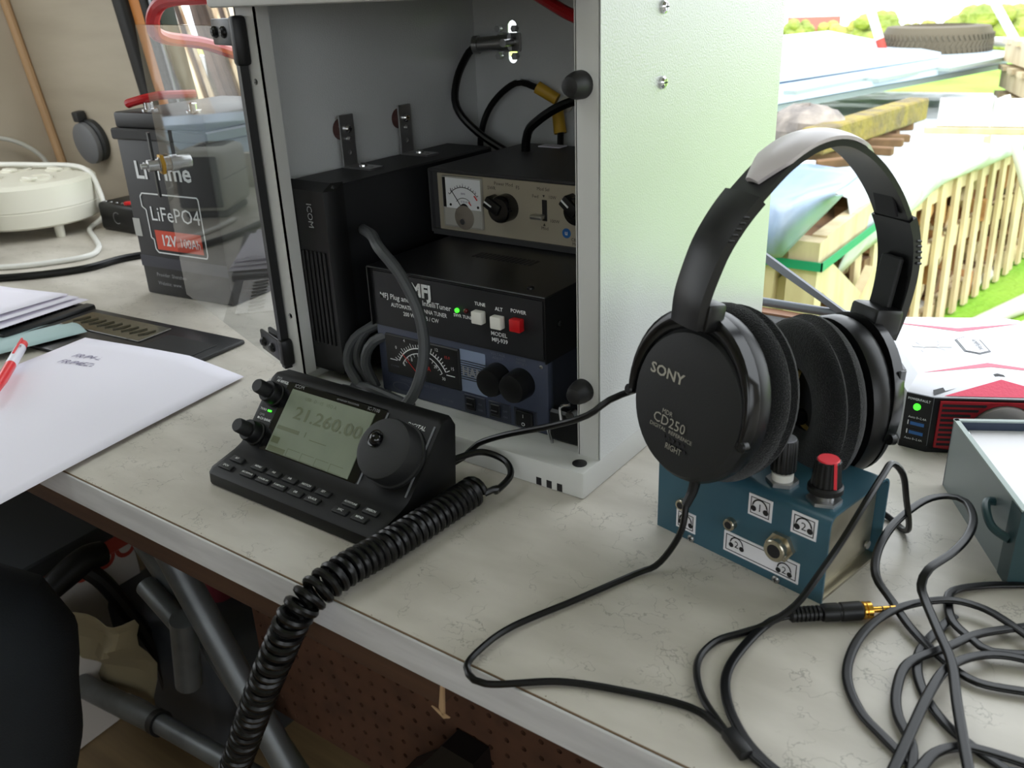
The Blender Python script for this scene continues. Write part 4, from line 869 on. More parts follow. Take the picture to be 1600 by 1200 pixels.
# local axes: x from right cup to left cup, y = leftwards, z = up (here e3 x n3 = u3)
def xf(b, M):
    b.v = [tuple(M @ Vector(q)) for q in b.v]; return b
TR = Matrix.Rotation(math.radians(10), 4, 'Z')
TL0 = Matrix.Translation((124, 0, -2)) @ Matrix.Rotation(math.radians(-6), 4, 'Z'); TL = TL0 @ Matrix.Rotation(math.radians(-8), 4, 'Y')
def cup(M, sgn, right):
    ov = dict(n=48, sx=.94, sy=1.04, up=(0, 0, 1)); ax = (-sgn, 0, 0)
    c = MB(); c.lathe([(49.5, -16), (50.5, -13), (50.5, -6), (48.8, -2), (45, 0)], (0, 0, 0), ax, **ov); shell = xf(c, M).build('ear_cup', 'black_satin', hp)
    xf(MB().lathe([(46.5, -2.5), (46, .5), (43.5, 3.6), (36, 5.2), (20, 6), (.01, 6.2)], (0, -2, -4), ax, 48, False, .95, .98, (0, 0, 1)), M).build('cup_plate', 'black_matte', shell)
    ro, rin = 53, 19; pr = []
    for i in range(25):
        a_ = math.radians(-90+270*i/24); q = 1 - .30*math.exp(-((a_-.12)/.2)**2)
        pr.append(((ro+rin)/2+(ro-rin)/2*math.cos(a_)*q, -31-15*math.sin(a_)))
    xf(MB().lathe(pr, (0, 0, 0), ax, 48, False, .95, 1.05, (0, 0, 1)), M).build('ear_pad', 'velour', shell, 'fuzzy black velour pad')
    xf(MB().lathe([(26, -20), (26, -22)], (0, 0, 0), ax, 30), M).build('driver_cloth', 'black_matte', shell)
    if not right: xf(MB().lathe([(21.5, -19), (20.4, -27)], (0, 0, 0), ax, 30, False, .95, 1.05, (0, 0, 1)), M).build('foam_rim', 'foam_tan', shell, 'worn tan foam rim')
    return shell
cr_ = cup(TR, 1, True); cl_ = cup(TL, -1, False)
RT, UP = (0, -1, 0), (0, 0, 1)
R3 = TR.to_3x3()
def ct(s_, h, y, z, x0=-6.6, **k): text(s_, h, TR @ Vector((x0, y, z)), R3 @ Vector(RT), UP, 'silver_print', hp, 'lettering', **k)
ct('SONY', 6.2, 14, 7.6, -6, width=28, bold=.03); ct('MDR', 2.8, 7.3, -13); ct('CD250', 6, 4.5, -19.8, width=26); ct('DIGITAL  REFERENCE', 2.3, 2, -23.4, width=35); ct('RIGHT', 3.6, -2.8, -32.6, -6.9, width=13)
b = MB()
for i in range(5):
    for j in range(2): b.lathe([(1.1, 0), (1.1, .5)], (-6.1, 7-i*4-j*2, -26.4-j*3.2), (-1, 0, 0), 8)
xf(b, TR)
b.build('sound_holes', 'ink', cr_)
# yokes and headband: arch in the x-z plane
arch_o = [(-12, 44), (-13, 60), (-10, 78), (-6, 92), (2, 108), (12, 122), (26, 138), (42, 149), (60, 153.5), (78, 150), (96, 141), (113, 128), (126, 114), (135, 101), (141, 84), (143, 66), (142, 50), (140, 38)]
AO = spline([(x, 0, z) for x, z in arch_o], 3.5); NA = len(AO)
def band(i0, i1, w, t, dz=0, m='black_satin', name='headband', parent=hp, crown=0, wf=None):
    b = MB(); vs = []; fs = []; idx = list(range(i0, i1)); K = 9
    for ii, i in enumerate(idx):
        tt = (AO[min(i+1, NA-1)]-AO[max(i-1, 0)]).normalized(); nn = Vector((tt.z, 0, -tt.x)) * -1
        if nn.dot(AO[i]-Vector((64, 0, 60))) < 0: nn = -nn
        ww = wf(ii/(len(idx)-1)) if wf else w
        for s__ in (1, -1):
            for k_ in range(K):
                y = -ww/2+ww*k_/(K-1); q = (1-(2*y/ww)**2)
                vs.append(AO[i]+nn*(dz+(crown*q if s__ > 0 else -t+crown*q*.4))+Vector((0, y if s__ > 0 else -y, 0)))
    m_ = 2*K
    for j in range(len(idx)-1): fs += [(j*m_+k_, j*m_+(k_+1) % m_, (j+1)*m_+(k_+1) % m_, (j+1)*m_+k_) for k_ in range(m_)]
    fs += [tuple(range(m_)), tuple((len(idx)-1)*m_+k_ for k_ in range(m_))]
    b.add(vs, fs); return b.build(name, m, parent, smooth=35)
i1, i2 = int(NA*.27), int(NA*.73)
band(i1, i2+1, 27, 3.4, 0, 'black_satin', 'headband'); band(int(NA*.29), int(NA*.60), 26, 2, 2.4, 'band_grey', 'headband_pad', crown=2.2, wf=lambda t: 10+18*min(1, 5*t, 5*(1-t)))
for a_, c_ in ((0, i1+1), (i2, NA)):
    sl = band(a_, c_, 29, 6, 1.6, 'black_satin', 'adjuster_arm', wf=(lambda t: 25+5*t) if a_ == 0 else (lambda t: 30-5*t), crown=1.2)
    for k_ in range(5):
        i = (i1-3-k_) if a_ == 0 else (i2+4+k_); p = AO[i]; MB().rbox((p.x-2.2, -15.2, p.z-.8), (p.x+2.2, -13.8, p.z+.8), .5, 1).build('grip_ridge', 'black_satin', sl)
p = AO[i2+7]; MB().rbox((p.x-7.2, -8, p.z-46), (p.x-3.6, 8, p.z-2), 1, 1).build('slide_recess', 'black_matte', hp); p = AO[i2-4]; M_ = Matrix.Translation((p.x-3.6, 0, p.z)) @ Matrix.Rotation(-.55, 4, 'Y'); MB().rbox((-1, -8, -14), (1, 8, 12), .5, 1, M_).build('band_window', 'ink', hp)
def yoke(M, sgn):
    x = 0
    b = MB(); vs = []; fs = []; T = [math.radians(t) for t in range(-104, 105, 8)]; K = 7
    for t in T:
        k = math.cos(t*.82); wd = 3.5+8.5*max(0, k)
        for i in range(K):
            q = i/(K-1); ro = 50.6-wd*q; dep = 1.5-5.6*math.sin(math.pi*(.25+.62*q))
            vs.append((x+sgn*dep, ro*.945*math.sin(t), ro*1.04*math.cos(t)-(2.5 if False else 0)))
        vs.append((x+sgn*4, (50.6-wd)*.945*math.sin(t), (50.6-wd)*1.04*math.cos(t))); vs.append((x+sgn*5, 51*.945*math.sin(t), 51*1.04*math.cos(t)))
    m_ = K+2
    for j in range(len(T)-1): fs += [(j*m_+i, j*m_+(i+1) % m_, (j+1)*m_+(i+1) % m_, (j+1)*m_+i) for i in range(m_)]
    fs += [tuple(range(m_)), tuple((len(T)-1)*m_+i for i in range(m_))]
    b.add(vs, fs); o = xf(b, M).build('yoke', 'black_gloss2', hp, smooth=50)
    xf(MB().rbox((x-12 if sgn > 0 else x-3, -13, 43), (x+3 if sgn > 0 else x+18, 13, 60), 3, 2), M).build('yoke_hub', 'black_satin', o)
    for q in (-1, 1): xf(MB().lathe([(3.4, -.5), (3.4, 3), (2.4, 4)], (x, q*46.4, -11.6), (-sgn, 0, 0), 16), M).build('yoke_pivot', 'black_satin', o)
    return o
yoke(TR, 1); yoke(TL0, -1)
b = MB()
for i in range(9): b.box((3, -42+i*4, 10), (6.6, -40.4+i*4, 30))
xf(b, TL).build('rear_grille', 'socket_grey', cl_)
xf(MB().lathe([(5, 0), (5.4, 1), (5.2, 9), (4, 10)], (-38, -10, -6), (-1, 0, 0), 18), TL).build('pad_button', 'black_gloss', cl_)
# cords (world millimetres -> headphone space)
HM = Matrix((e3, n3, u3)).transposed().to_4x4(); HM.translation = hc; HI = HM.inverted()
def cord(pts, m='cable_black', name='cord', r=2, twin=False, up=(0, 0, 1), step=4):
    P = [HI @ Vector(p) for p in spline(pts, step)]; upl = HI.to_3x3() @ Vector(up)
    if twin: prof = [(1.95*s__+1.0*math.cos(a_)*1.05, 1.0*math.sin(a_)) for s__, A0, A1 in ((.5, -105, 105), (-.5, 75, 285)) for a_ in [math.radians(A0+(A1-A0)*i/7) for i in range(8)]]
    return MB().tube(P, r, 8, prof=prof if twin else None, up=upl, raw=True).build(name, m, hp)
low = HM @ (TR @ Vector((6, -13, -49)))
MB().tube([HI @ Vector(p) for p in (low+u3*4, low-u3*6, low-u3*16-e3*3)], 3.4, 10, radii=lambda t: 3.6-.9*t).build('strain_relief', 'black_plastic', hp)
cord([low-u3*14-e3*3, (95, -42, 32), (89, -45, 16), (82, -50, 5), (74, -60, 2.4), (57, -101, 2.4), (40, -142, 3), (37, -168, 4), (40, -184, 4), (55, -187, 3), (86, -164, 2.4), (120, -151, 2.4), (150, -144, 2.4), (166, -148, 2.4), (178, -154, 2.4)], r=2)
cord([(150, 84, 34), (160, 88, 14), (184, 86, 2.4), (200, 70, 6), (199, 52, 40), (196.5, 45, 58), (191, 38, 67), (190, 22, 66), (188, 0, 60), (184, -24, 47), (178, -42, 32), (170, -55, 15), (158, -66, 4), (150, -76, 2.4), (140, -92, 2.4), (139, -112, 2.4), (150, -132, 2.4), (166, -146, 2.4), (178, -154, 2.4)], r=2)
MB().rbox((-8, -3.6, -2.4), (9, 3.6, 3), 1.4, 2, HI @ Matrix.Translation((178, -154, 3)) @ Matrix.Rotation(-.6, 4, 'Z')).build('cord_splitter', 'black_plastic', hp)
def lift(pts, zs):
    n = len(pts); return [(x, y, zs[0]+(zs[1]-zs[0])*i/(n-1) if not callable(zs) else zs(i/(n-1))) for i, (x, y) in enumerate(pts)]
TW = dict(r=1.3, twin=True)
cord(lift([(249, -122), (233, -111), (220, -101), (208, -82), (204, -61), (206, -38), (214, -17), (226, -2), (240, 8), (256, 9), (270, 3), (283, -4)], lambda t: 2+5*max(0, math.sin((t-.3)*3.6))), name='looped_cord', **TW)
cord([(272, -122, 9), (259, -82, 10), (250, -52, 11), (239, -31, 12), (227, -8, 13), (223, 0, 16), (224, 10, 21), (232, 31, 23), (236, 52, 24), (235, 74, 24), (227, 93, 24), (216, 94, 24), (205, 80, 24), (196, 48, 22), (194, 20, 18), (199, -2, 14), (211, -10, 6), (227, -27, 3.5), (246, -42, 3), (263, -50, 3), (288, -43, 3)], name='looped_cord', **TW)
cord(lift([(276, 57), (251, 39), (237, 23), (237, 9), (243, -8), (255, -19), (265, -24), (287, -14)], lambda t: 2+3.6*t), name='looped_cord', **TW)
cord(lift([(283, 13), (257, -12), (245, -32), (231, -55), (231, -78), (236, -95), (246, -110), (250, -128)], lambda t: 5.4-3.4*t), name='looped_cord', **TW)
cord(lift([(288, -20), (269, -26), (256, -38), (248, -55), (245, -79), (244, -104), (243, -134)], lambda t: 5+2*math.sin(3.1*t)), name='looped_cord', **TW)
cord(lift([(252, -128), (256, -111), (265, -100), (275, -96), (297, -93)], lambda t: 4.6-2*t), name='looped_cord', **TW)
cord(lift([(242, 1), (234, -33), (235, -53), (243, -72), (256, -87), (269, -95), (285, -102)], lambda t: 2), name='looped_cord', **TW)
cord([(178, -154, 3), (192, -158, 2.4), (210, -166, 2.4), (235, -172, 2.4)], **TW, name='looped_cord')
cord([(168, -51, 5.5), (160, -60, 4), (155, -81, 2.4), (154.6, -108, 2.4), (162, -128, 2.4), (176, -145, 2.4), (192, -156, 2.4), (215, -164, 2.4)], **TW)
for arc_ in ([(283, -4, 4), (300, 2, 3), (298, 12, 3), (283, 13, 5)], [(287, -14, 5.6), (302, -13, 4), (302, -22, 4), (288, -20, 5)], [(288, -43, 3), (312, -50, 3), (314, -84, 3), (297, -93, 2.6)], [(276, 57, 2), (316, 62, 2), (334, 0, 2), (316, -86, 2), (285, -102, 2)],
             [(249, -122, 2), (257, -132, 2.4), (251, -142, 3), (243, -134, 5)], [(272, -122, 9), (279, -150, 4), (262, -172, 2.4), (235, -172, 2.4)], [(250, -128, 2), (251, -137, 2), (255, -137, 3), (252, -128, 4.6)], [(215, -164, 2.4), (232, -180, 2.4), (236, -176, 2.4), (235, -172, 2.4)]):
    cord(arc_, name='looped_cord', **TW)
pa, pb_ = Vector((166, -52.5, 5.5)), Vector((203, -23.5, 5.5)); pd = (pb_-pa).normalized()
pl_ = thing('headphone_plug', 'black audio plug with gold tip lying beside the splitter box', 'plug', tuple(pa))
MB().lathe([(2.6, 0), (3.4, 1)] + [q for i in range(7) for q in ((4.4, 2+i*2.4), (4.4, 3.2+i*2.4), (3.4, 3.5+i*2.4), (3.4, 4.2+i*2.4))] + [(4.9, 19.4), (5.2, 21), (5.2, 28), (4.8, 28.4), (4.8, 29.4), (5.3, 30), (5.3, 41), (4.6, 42)], (0, 0, 0), pd, 22).build('sleeve', 'black_plastic', pl_)
g = MB().lathe([(4.6, 42), (5, 42.4), (5, 43.6), (4.4, 44), (4.9, 44.4), (4.9, 47), (3, 47.4), (1.75, 47.6), (1.75, 61), (1.2, 61.6), (1.8, 62.6), (.4, 64.4)], (0, 0, 0), pd, 18).build('tip', 'gold', pl_, 'gold plated jack tip')
for q in (53, 57.5): MB().lathe([(1.85, 0), (1.85, .7)], pd*q, pd, 14).build('insulator_ring', 'ink', g)

# ================================================================== inverter
iv = thing('power_inverter', 'silver and red power inverter with USB ports by the window', 'inverter', (163, 199.5, 0), math.radians(27)); HV = 54; DV = 150; WV = 134
foot = [(0, 0), (17, -10), (117, -10), (134, 0), (134, DV), (117, DV+8), (17, DV+8), (0, DV)]
b = MB(); b.prism([(x, y, 3) for x, y in foot], (0, 0, 42)); b.build('body', 'inv_side', iv)
b = MB(); n = 8; top = [(10, 14), (20, 8), (114, 8), (124, 14), (124, DV-12), (114, DV-6), (20, DV-6), (10, DV-12)]
b.add([(x, y, 44.5) for x, y in foot] + [(x, y, HV) for x, y in top], [(i, (i+1) % n, (i+1) % n+n, i+n) for i in range(n)] + [tuple(range(n, 2*n)), tuple(range(n-1, -1, -1))]); b.build('top_shell', 'inv_silver', iv)
b = MB(); b.prism([(x*1.0+(-.8 if x < 60 else .8), y-(.8 if y < 60 else -.8), 0) for x, y in foot], (0, 0, 5)); b.build('base_skirt', 'black_plastic', iv)
for i in range(7): MB().rbox((-.6, 14+i*6, 12), (.8, 17+i*6, 40), .4, 1).build('side_vent', 'ink', iv)
cd_ = Vector((17, -10, 0)).normalized(); cn = Vector((cd_.y, -cd_.x, 0)); cl = 19.72
Mc = Matrix((cd_, -cn, Vector((0, 0, 1)))).transposed().to_4x4()
fp = MB().box((.3, -1, 3), (cl-.3, .6, 44.8), Mc).build('port_panel', 'black_plastic', iv)
MB().lathe([(2.7, 0), (2.5, 1.2), (1.2, 2)], cd_*9+cn*1+Vector((0, 0, 35)), cn, 16).build('power_light', 'led_green', iv, 'lit green power light')
text('POWER/FAULT', 1.9, cd_*9.8+cn*1+Vector((0, 0, 40)), cd_, Z1, 'white_print', iv, bold=.015, width=16)
for z in (19, 11.5):
    u_ = MB().box((4, -1.5, z), (16.6, -.9, z+5), Mc).build('usb_port', 'ink', iv); MB().box((6, -1.9, z+1), (16, -1.4, z+3.6), Mc).build('usb_tongue', 'usb_blue', u_); MB().box((4, -1.8, z+.8), (4.7, -1.4, z+4.4), Mc).build('usb_edge', 'white_print', u_)
text('Auto 0~2.4A', 1.8, cd_*10.4+cn*1+Vector((0, 0, 25.2)), cd_, Z1, 'white_print', iv, width=13); text('Auto 0~2.4A', 1.8, cd_*9.6+cn*1+Vector((0, 0, 7.4)), cd_, Z1, 'white_print', iv, width=13)
MB().box((17, -11, 3), (117, -9, 44.8)).build('front_panel', 'black_plastic', iv)
b = MB(); b.plate([[(21, 5), (113, 5), (113, 43), (21, 43)], ring2(67, 16, 27, 25, 32)], lambda x, y, d: (x, -11.2-d, y), 1.6); fr = b.build('grille_frame', 'inv_red', iv, 'dark red front grille')
b = MB(); arc(b, (0, -13, 0), R, U, 67, 16, 26.5, 2, 0, 180, 30); b.build('grille_ring', 'inv_red', fr)
for q in (0, 1):
    for i in range(9): MB().box((22.5 if q == 0 else 96+max(0, 0), -13.1, 7+i*4), ((24+ (14 if i < 6 else 14+ (i-5)*5)) if q == 0 else 111.5, -12.7, 9+i*4)).build('grille_slot', 'ink', fr)
MB().lathe([(25, 0), (24, 5), (18, 8), (8, 9.4), (.01, 9.8)], (67, -10.5, 16), (0, -1, 0), 32, False).build('fan_dome', 'fan_grey', iv)
# sloping pink mesh above the grille and decoration on the lid
b = MB(); b.add([(24, -8.4, 45.9), (110, -8.4, 45.9), (67, 6.6, 53.6)], [(0, 1, 2)]); o = b.build('mesh_triangle', 'inv_pink', iv, 'pink perforated triangle')
b = MB(); b.add([(17, -8, 46.4), (67, 12, 54.5), (117, -8, 46.4), (117, -4, 48.4), (67, 16.5, 54.5), (17, -4, 48.4)], [(0, 1, 4, 5), (1, 2, 3, 4)]); b.build('chevron', 'black_plastic', iv)
b = MB(); b.add([(14, 16, HV+.2), (67, 38, HV+.2), (122, 16, HV+.2), (67, 30, HV+.2)], [(0, 1, 3), (1, 2, 3)]); b.build('lid_flash', 'inv_pink', iv, 'pink flash on the silver lid'); b = MB(); b.add([(14, 130, HV+.2), (67, 108, HV+.2), (122, 130, HV+.2), (67, 116, HV+.2)], [(0, 1, 3), (1, 2, 3)]); b.build('lid_flash', 'inv_pink', iv, 'pink flash on the silver lid')
MB().prism([(67, 56, HV), (77, 62, HV), (77, 88, HV), (67, 96, HV), (57, 88, HV), (57, 62, HV)], (0, 0, .4)).build('badge', 'socket_grey', iv); MB().prism([(67, 58, HV), (75.4, 63, HV), (75.4, 87.4, HV), (67, 94, HV), (58.6, 87.4, HV), (58.6, 63, HV)], (0, 0, .8)).build('badge_face', 'inv_silver', iv)
text('AMPEAK', 4, (69, 76, HV+.8), (0, -1, 0), (1, 0, 0), 'socket_grey', iv, width=24)
b = MB(); arc(b, (0, 0, HV+.2), X1, X2, 34, 62, 9, .8, 0, 200, 18); arc(b, (0, 0, HV+.2), X1, X2, 34, 82, 9, .8, 180, 380, 18); quad(b, (0, 0, HV+.2), X1, X2, 20, 70, 50, 73); b.build('wave_mark', 'white_print', iv)
MB().box((4, 30, 49), (6.4, 100, 50.2)).build('lid_groove', 'socket_grey', iv)
# ================================================================== open steel case on the right
cs = thing('steel_case', 'grey-blue steel case with a white recessed lid at the desk right', 'case', (204, 153, 0), math.radians(28.7)); LC, WC, HC = 119, 95, 51
MB().box((0, -LC, 0), (1.4, 0, HC)).build('side_wall', 'case_grey', cs); MB().box((WC-1.4, -LC, 0), (WC, 0, HC)).build('side_wall', 'case_grey', cs); MB().box((0, -1.4, 0), (WC, 0, HC)).build('back_wall', 'case_navy', cs); MB().box((0, -LC, 0), (WC, -LC+1.4, HC)).build('front_wall', 'case_teal', cs)
MB().box((1.4, -LC+1.4, 0), (WC-1.4, -1.4, 3)).build('bottom', 'case_grey', cs); MB().box((1.6, -LC+1.6, 42), (WC-1.6, -1.6, 44)).build('recessed_lid', 'sticker', cs, 'white recessed lid')
b = MB(); b.box((-.3, -LC, HC-.4), (3, 0, HC+.8)); b.box((0, -3, HC-.4), (WC, .3, HC+.8)); b.build('rim', 'sheet_edge', cs); screw(cs, (6, -9, 44), Z1, 3.2, 3, 'chrome', cross=False)
b = MB(); b.box((-.5, -LC-.5, 0), (1.5, -LC+14, HC-1)); b.build('corner_wrap', 'case_teal', cs)
pts = [(1, -LC+36, 36), (-5, -LC+34, 37), (-8, -LC+26, 35), (-7, -LC+16, 30), (0, -LC+8, 27)]; MB().tube(pts, 2.6, 10, step=2).build('cable_handle', 'case_teal', cs)
# ================================================================== papers, folder, pen
def sheet_thing(name, m, corner, ea, eb, W_, L_, zf, label, n=16):
    b = MB(); ea, eb = Vector(ea).normalized(), Vector(eb).normalized(); c = Vector(corner)
    vs = [c+ea*(W_*i/n)+eb*(L_*j/n)+Vector((0, 0, zf(i/n, j/n))) for i in range(n+1) for j in range(n+1)]
    b.add(vs, [(i*(n+1)+j, (i+1)*(n+1)+j, (i+1)*(n+1)+j+1, i*(n+1)+j+1) for i in range(n) for j in range(n)])
    o = b.build(name, m, smooth=80); md = o.modifiers.new('thickness', 'SOLIDIFY'); md.thickness = .25*S; md.offset = 1
    return o
ea, eb = (-.990, -.142, 0), (.15, -.9886, 0)
pp = thing('note_sheet', 'large white sheet with handwritten call signs overhanging the desk edge', 'paper', (-393, 20, 0))
o = sheet_thing('sheet', 'paper', (0, 0, 0), ea, eb, 222, 310, lambda i, j: 1.5+10*min(1, i*3.2)*min(1, max(0, 1.9-2.6*j))+1.2*(1+math.sin(i*4+j*3)), ''); o.parent = pp
pr_, pu = Vector((.88, -.1, 0)).normalized(), Vector((.1, .88, 0)).normalized()
def ht(s_, x, y, h=8): text(s_, h, (x, y, 12.5), Vector((.90, .22, 0)), Vector((-.16, .93, 0)), 'pen_blue', pp, 'handwriting', 'LEFT', shear=.25)
ht('FR/P4-ZB', -178, -72); ht('FR/P4EZB', -176, -88)
fo = thing('black_folder', 'open black leatherette folder under the white sheet', 'folder', (-470, 84, 0), math.radians(5))
MB().rbox((-250, -112, 0), (0, 0, 5), 2, 2).build('cover', 'leatherette', fo); MB().rbox((-268, -112, 0), (-252, 4, 9), 3, 2).build('spine', 'leatherette', fo); MB().rbox((-520, -130, 0), (-270, 6, 5), 2, 2).build('cover', 'leatherette', fo)
b = MB(); b.rbox((-236, -56, 5), (-100, -12, 6.4), .6, 1); b.build('clear_pocket', 'folder_window', fo, 'shiny olive plastic pocket')
b = MB()
for k in range(9): x = -228+k*14; b.tube([(x, -44, 6.9), (x+5, -36, 7.4), (x+7, -26, 7)], .9, 5, step=2)
b.build('pocket_glints', 'folder_window', fo)
MB().rbox((-86, -70, 5), (-14, -26, 5.9), .4, 1).build('card_slot', 'black_matte', fo)
b = MB()
for i in range(24):
    for j in range(4): b.rbox((-285+j*8-i*.0, -110+i*4.4, 5), (-279.6+j*8, -107+i*4.4, 7), .4, 1)
b.build('ribbed_grip', 'rubber_black', fo, 'black ribbed strip', kind='stuff')
ps2 = thing('paper_stack', 'stack of white papers lying on the folder\'s far half', 'papers', (-742, 70, 9))
for k in range(3):
    o = sheet_thing('sheet', 'paper', (-k*14, -k*4, k*2.5), (-.985, -.16-.04*k, 0), (.2+.03*k, -.98, 0), 210, 130+10*k, lambda i, j: .6+(6+4*k)*(1-i)*.8*j, '', 8); o.parent = ps2
tp = sheet_thing('teal_leaflet', 'paper_teal', (-640, 6, 6.5), (-.93, .2, 0), (-.2, -.95, 0), 70, 150, lambda i, j: 1+3*math.sin(i*5), '', 8); tag(tp, 'pale teal leaflet tucked beside the white sheet', 'leaflet')
pen0, pen1 = Vector((-628, -68, 21)), Vector((-500, -168, 21)); d_ = (pen1-pen0).normalized()
pe = thing('ballpoint_pen', 'red and white ballpoint pen on the white sheet', 'pen', tuple(pen0))
MB().lathe([(3, 0), (4.6, 1.5), (4.9, 8), (4.9, 14)], (0, 0, 0), d_, 16).build('cap', 'pen_red', pe); MB().lathe([(5, 14), (5.2, 15), (5.2, 62), (5, 63)], (0, 0, 0), d_, 18).build('barrel', 'pen_white', pe); MB().lathe([(5.1, 63), (5, 100), (3.2, 135), (1, 142)], (0, 0, 0), d_, 16).build('grip', 'pen_red', pe); MB().rbox((-1, -1, 0), (1, 1, 44), .4, 1, Matrix.Translation(Vector((0, 0, 5.4))) @ d_.to_track_quat('Z', 'Y').to_matrix().to_4x4()).build('clip', 'pen_red', pe)
text('BIC'.replace('BIC', 'M7'), 4, d_*24+Vector((0, 0, 5.2)), d_, Vector((-d_.y, d_.x, 0)), 'ink', pe)
# ================================================================== battery and mains things on the left
bt = thing('lifepo4_battery', 'black LiFePO4 battery with orange label behind the acrylic door', 'battery', (-731, 142, 0), math.radians(6.5)); W = 148
MB().rbox((0, 0, 0), (W, 176, 196), 3, 2).build('case', 'battery_black', bt); MB().rbox((-5, -3, 190), (W+5, 180, 203), 2, 1).build('lid_rim', 'battery_black', bt); MB().rbox((0, 2, 203), (W, 174, 221), 3, 2).build('lid', 'battery_black', bt)
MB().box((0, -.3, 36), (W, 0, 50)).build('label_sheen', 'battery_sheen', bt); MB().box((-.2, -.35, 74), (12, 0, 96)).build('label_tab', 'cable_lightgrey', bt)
b = MB(); o = (0, -.3, 0)
loop_ = [(26, 128), (118, 128), (120, 126), (120, 60), (118, 56), (36, 56), (32, 60), (32, 72), (28, 74), (28, 108), (22, 112), (22, 124)]
for i in range(len(loop_)):
    p, q = Vector(loop_[i]), Vector(loop_[(i+1) % len(loop_)]); d2 = (q-p).normalized(); n2 = Vector((-d2.y, d2.x))*.8
    b.prism([(p.x+n2.x, -.35, p.y+n2.y), (q.x+n2.x, -.35, q.y+n2.y), (q.x-n2.x, -.35, q.y-n2.y), (p.x-n2.x, -.35, p.y-n2.y)], (0, -.2, 0))
b.build('label_outline', 'white_print', bt); MB().box((36, -.6, 60), (114, -.2, 84)).build('label_band', 'label_orange', bt, 'orange band on the label')
text('LiFePO4', 17, (34, -.4, 96), R, U, 'white_print', bt, align='LEFT', width=82); text('12V', 13, (58, -.7, 66), R, U, 'white_print', bt, bold=.03, width=24); text('100Ah', 11, (94, -.7, 66), R, U, 'white_print', bt, width=32)
text('Li Time', 20, (22, -.4, 146), R, U, 'white_print', bt, align='LEFT', bold=.03, width=92); text('Provider: Shenzhen', 4.6, (24, -.4, 25), R, U, 'grey_print', bt, align='LEFT'); text('Website: www.', 4.6, (24, -.4, 14), R, U, 'grey_print', bt, align='LEFT')
MB().lathe([(9, 0), (9, 3), (5, 3.4), (5, 10), (3, 11)], (48, 16, 221), Z1, 16).build('terminal', 'chrome', bt); MB().lathe([(9, 0), (9, 3), (5, 3.4), (5, 10), (3, 11)], (120, 16, 221), Z1, 16).build('terminal', 'chrome', bt)
MB().tube([(20, 10, 229), (26, 11, 231), (50, 16, 236), (64, 26, 238), (78, 60, 236)], 5, 10).build('positive_lead', 'cable_red', bt, 'red lead on the terminal')
cable('red_power_lead', [(-560, 330, 8), (-580, 345, 120), (-640, 340, 236), (-632, 230, 286), (-600, 140, 302), (-584, 120, 315), (-573, 120, 330), (-548, 120, 338), (-486, 124, 339), (-420, 150, 346), (-330, 180, 356), (-250, 190, 356)], 7, 'cable_red', 'red power lead bending over the open acrylic door')
ex = thing('extension_block', 'round cream extension socket block on short feet', 'socket block', (-1215, 262, 0))
MB().lathe([(96, 20), (104, 24), (106, 46), (105, 47), (105, 48.4), (106, 49), (103, 82), (97, 88), (60, 91), (.01, 92)], (0, 0, 0), Z1, 60, False).build('shell', 'cream', ex); MB().lathe([(94, 22), (.01, 22)], (0, 0, 0), Z1, 40, False).build('underside', 'cream', ex)
MB().rbox((-100, -96, 4), (-20, -30, 40), 12, 3).build('cord_outlet', 'cream', ex)
for a_ in (-.1, 1.7, 3.3, 4.9): MB().cyl((82*math.cos(a_), 82*math.sin(a_), 0), (82*math.cos(a_), 82*math.sin(a_), 24), 7, 8, 14).build('foot', 'cream', ex)
for a_ in (-.2, 1.4, 2.9, 4.4):
    c0 = (56*math.cos(a_), 56*math.sin(a_)); MB().lathe([(24, 88), (24, 93), (20, 94), (19, 90)], (c0[0], c0[1], 0), Z1, 24, False).build('socket_rim', 'cream', ex); MB().rbox((c0[0]-8, c0[1]-20, 92), (c0[0]+22, c0[1]-8, 97), 2, 2).build('socket_shutter', 'cream', ex)
cable('white_mains_cord', [(-1400, 250, 96), (-1330, 262, 99), (-1250, 300, 98), (-1160, 330, 94), (-1118, 326, 60), (-1108, 318, 24), (-1130, 308, 6), (-1110, 290, 4), (-1048, 262, 4), (-992, 234, 4), (-962, 201, 4), (-972, 160, 4), (-1010, 108, 4), (-1090, 60, 4)], 4, 'cable_white', 'white mains cord draped over the cream socket block')
cable('grey_wall_cord', [(-1414, 120, 40), (-1414, 180, 105), (-1412, 250, 132), (-1400, 330, 128), (-1385, 380, 92), (-1375, 390, 40), (-1370, 392, 4)], 4, 'cable_lightgrey', 'pale grey cord arching along the left wall')
cable('black_power_cable', [(-1100, -20, 5), (-962, 70, 5), (-900, 150, 5), (-893, 226, 5), (-830, 330, 5), (-740, 384, 6), (-600, 376, 5), (-480, 366, 5), (-400, 360, 6)], 5, 'cable_black', 'thick black power cable running behind the battery')
bd = thing('black_charger', 'low black charger with a red button beside the battery', 'charger', (-1030, 316, 0), math.radians(2))
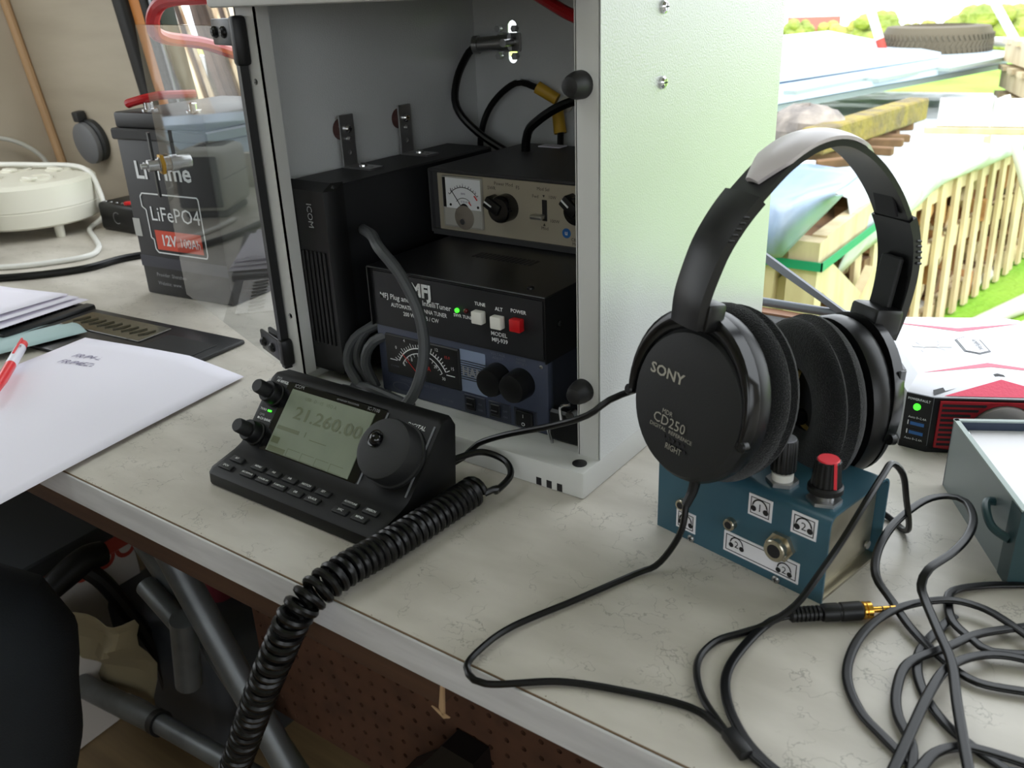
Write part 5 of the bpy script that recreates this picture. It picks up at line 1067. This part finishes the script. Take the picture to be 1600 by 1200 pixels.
MB().rbox((-84, 0, 0), (20, 70, 46), 7, 3).build('case', 'black_plastic', bd); b = MB(); arc(b, (-34, -.2, 24), R, U, 0, 0, 9, 1, 50, 310, 20); b.build('round_mark', 'grey_print', bd); MB().lathe([(7, 0), (7, 4), (5, 5)], (-14, 12, 45), Z1, 16).build('red_button', 'red_button', bd, 'red button')
for k in range(4): MB().lathe([(2.4, 0), (2, 1.4)], (-72+k*15, 10, 45.6), Z1, 10).build('key', 'steel', bd)
ws = thing('wall_socket', 'round grey socket with flip cover on the beige wall', 'socket', (-1290, 436, 118)); ws.rotation_euler = (TILT, 0, 0)
MB().lathe([(36, 2), (37, -2), (37, -9), (33, -12)], (8, 0, 0), (0, 1, 0), 36).build('back_plate', 'socket_dark', ws); MB().lathe([(36, -11), (37, -13), (36, -20), (32, -22), (.01, -22.4)], (0, 0, -3), (0, 1, 0), 36).build('flip_cover', 'socket_grey', ws); MB().rbox((-16, -20, 34), (2, -2, 52), 3, 2).build('hinge_lug', 'socket_dark', ws)
ad = thing('mains_adapter', 'grey mains adapter with vent slots, mirrored in the acrylic door', 'adapter', (-1185, 84, 0), math.radians(20))
MB().rbox((-62, -40, 12), (62, 44, 112), 12, 3).build('case', 'adapter_grey', ad); MB().rbox((62, -34, 20), (66, 40, 104), 2, 1).build('side_grille', 'socket_dark', ad)
for k in range(8): MB().rbox((-54+k*8, -26, 111), (-50+k*8, 26, 112.6), .5, 1).build('vent_slot', 'socket_dark', ad)
MB().box((-60, -40.4, 66), (62, -39.8, 67)).build('case_seam', 'socket_grey', ad); MB().rbox((-50, -34, 0), (50, 40, 13), 3, 1).build('stand', 'socket_dark', ad)
cable('grey_arch_cable', [(-930, 330, 60), (-920, 320, 118), (-870, 310, 150), (-810, 305, 150), (-740, 300, 118), (-690, 300, 70), (-640, 310, 10)], 5, 'cable_grey', 'dark grey cable arching behind the acrylic door')
cable('red_cable', [(-760, 330, 130), (-745, 310, 70), (-720, 300, 30), (-690, 290, 6), (-600, 280, 6), (-500, 300, 6)], 6, 'cable_red', 'red cable falling beside the grey adapter')
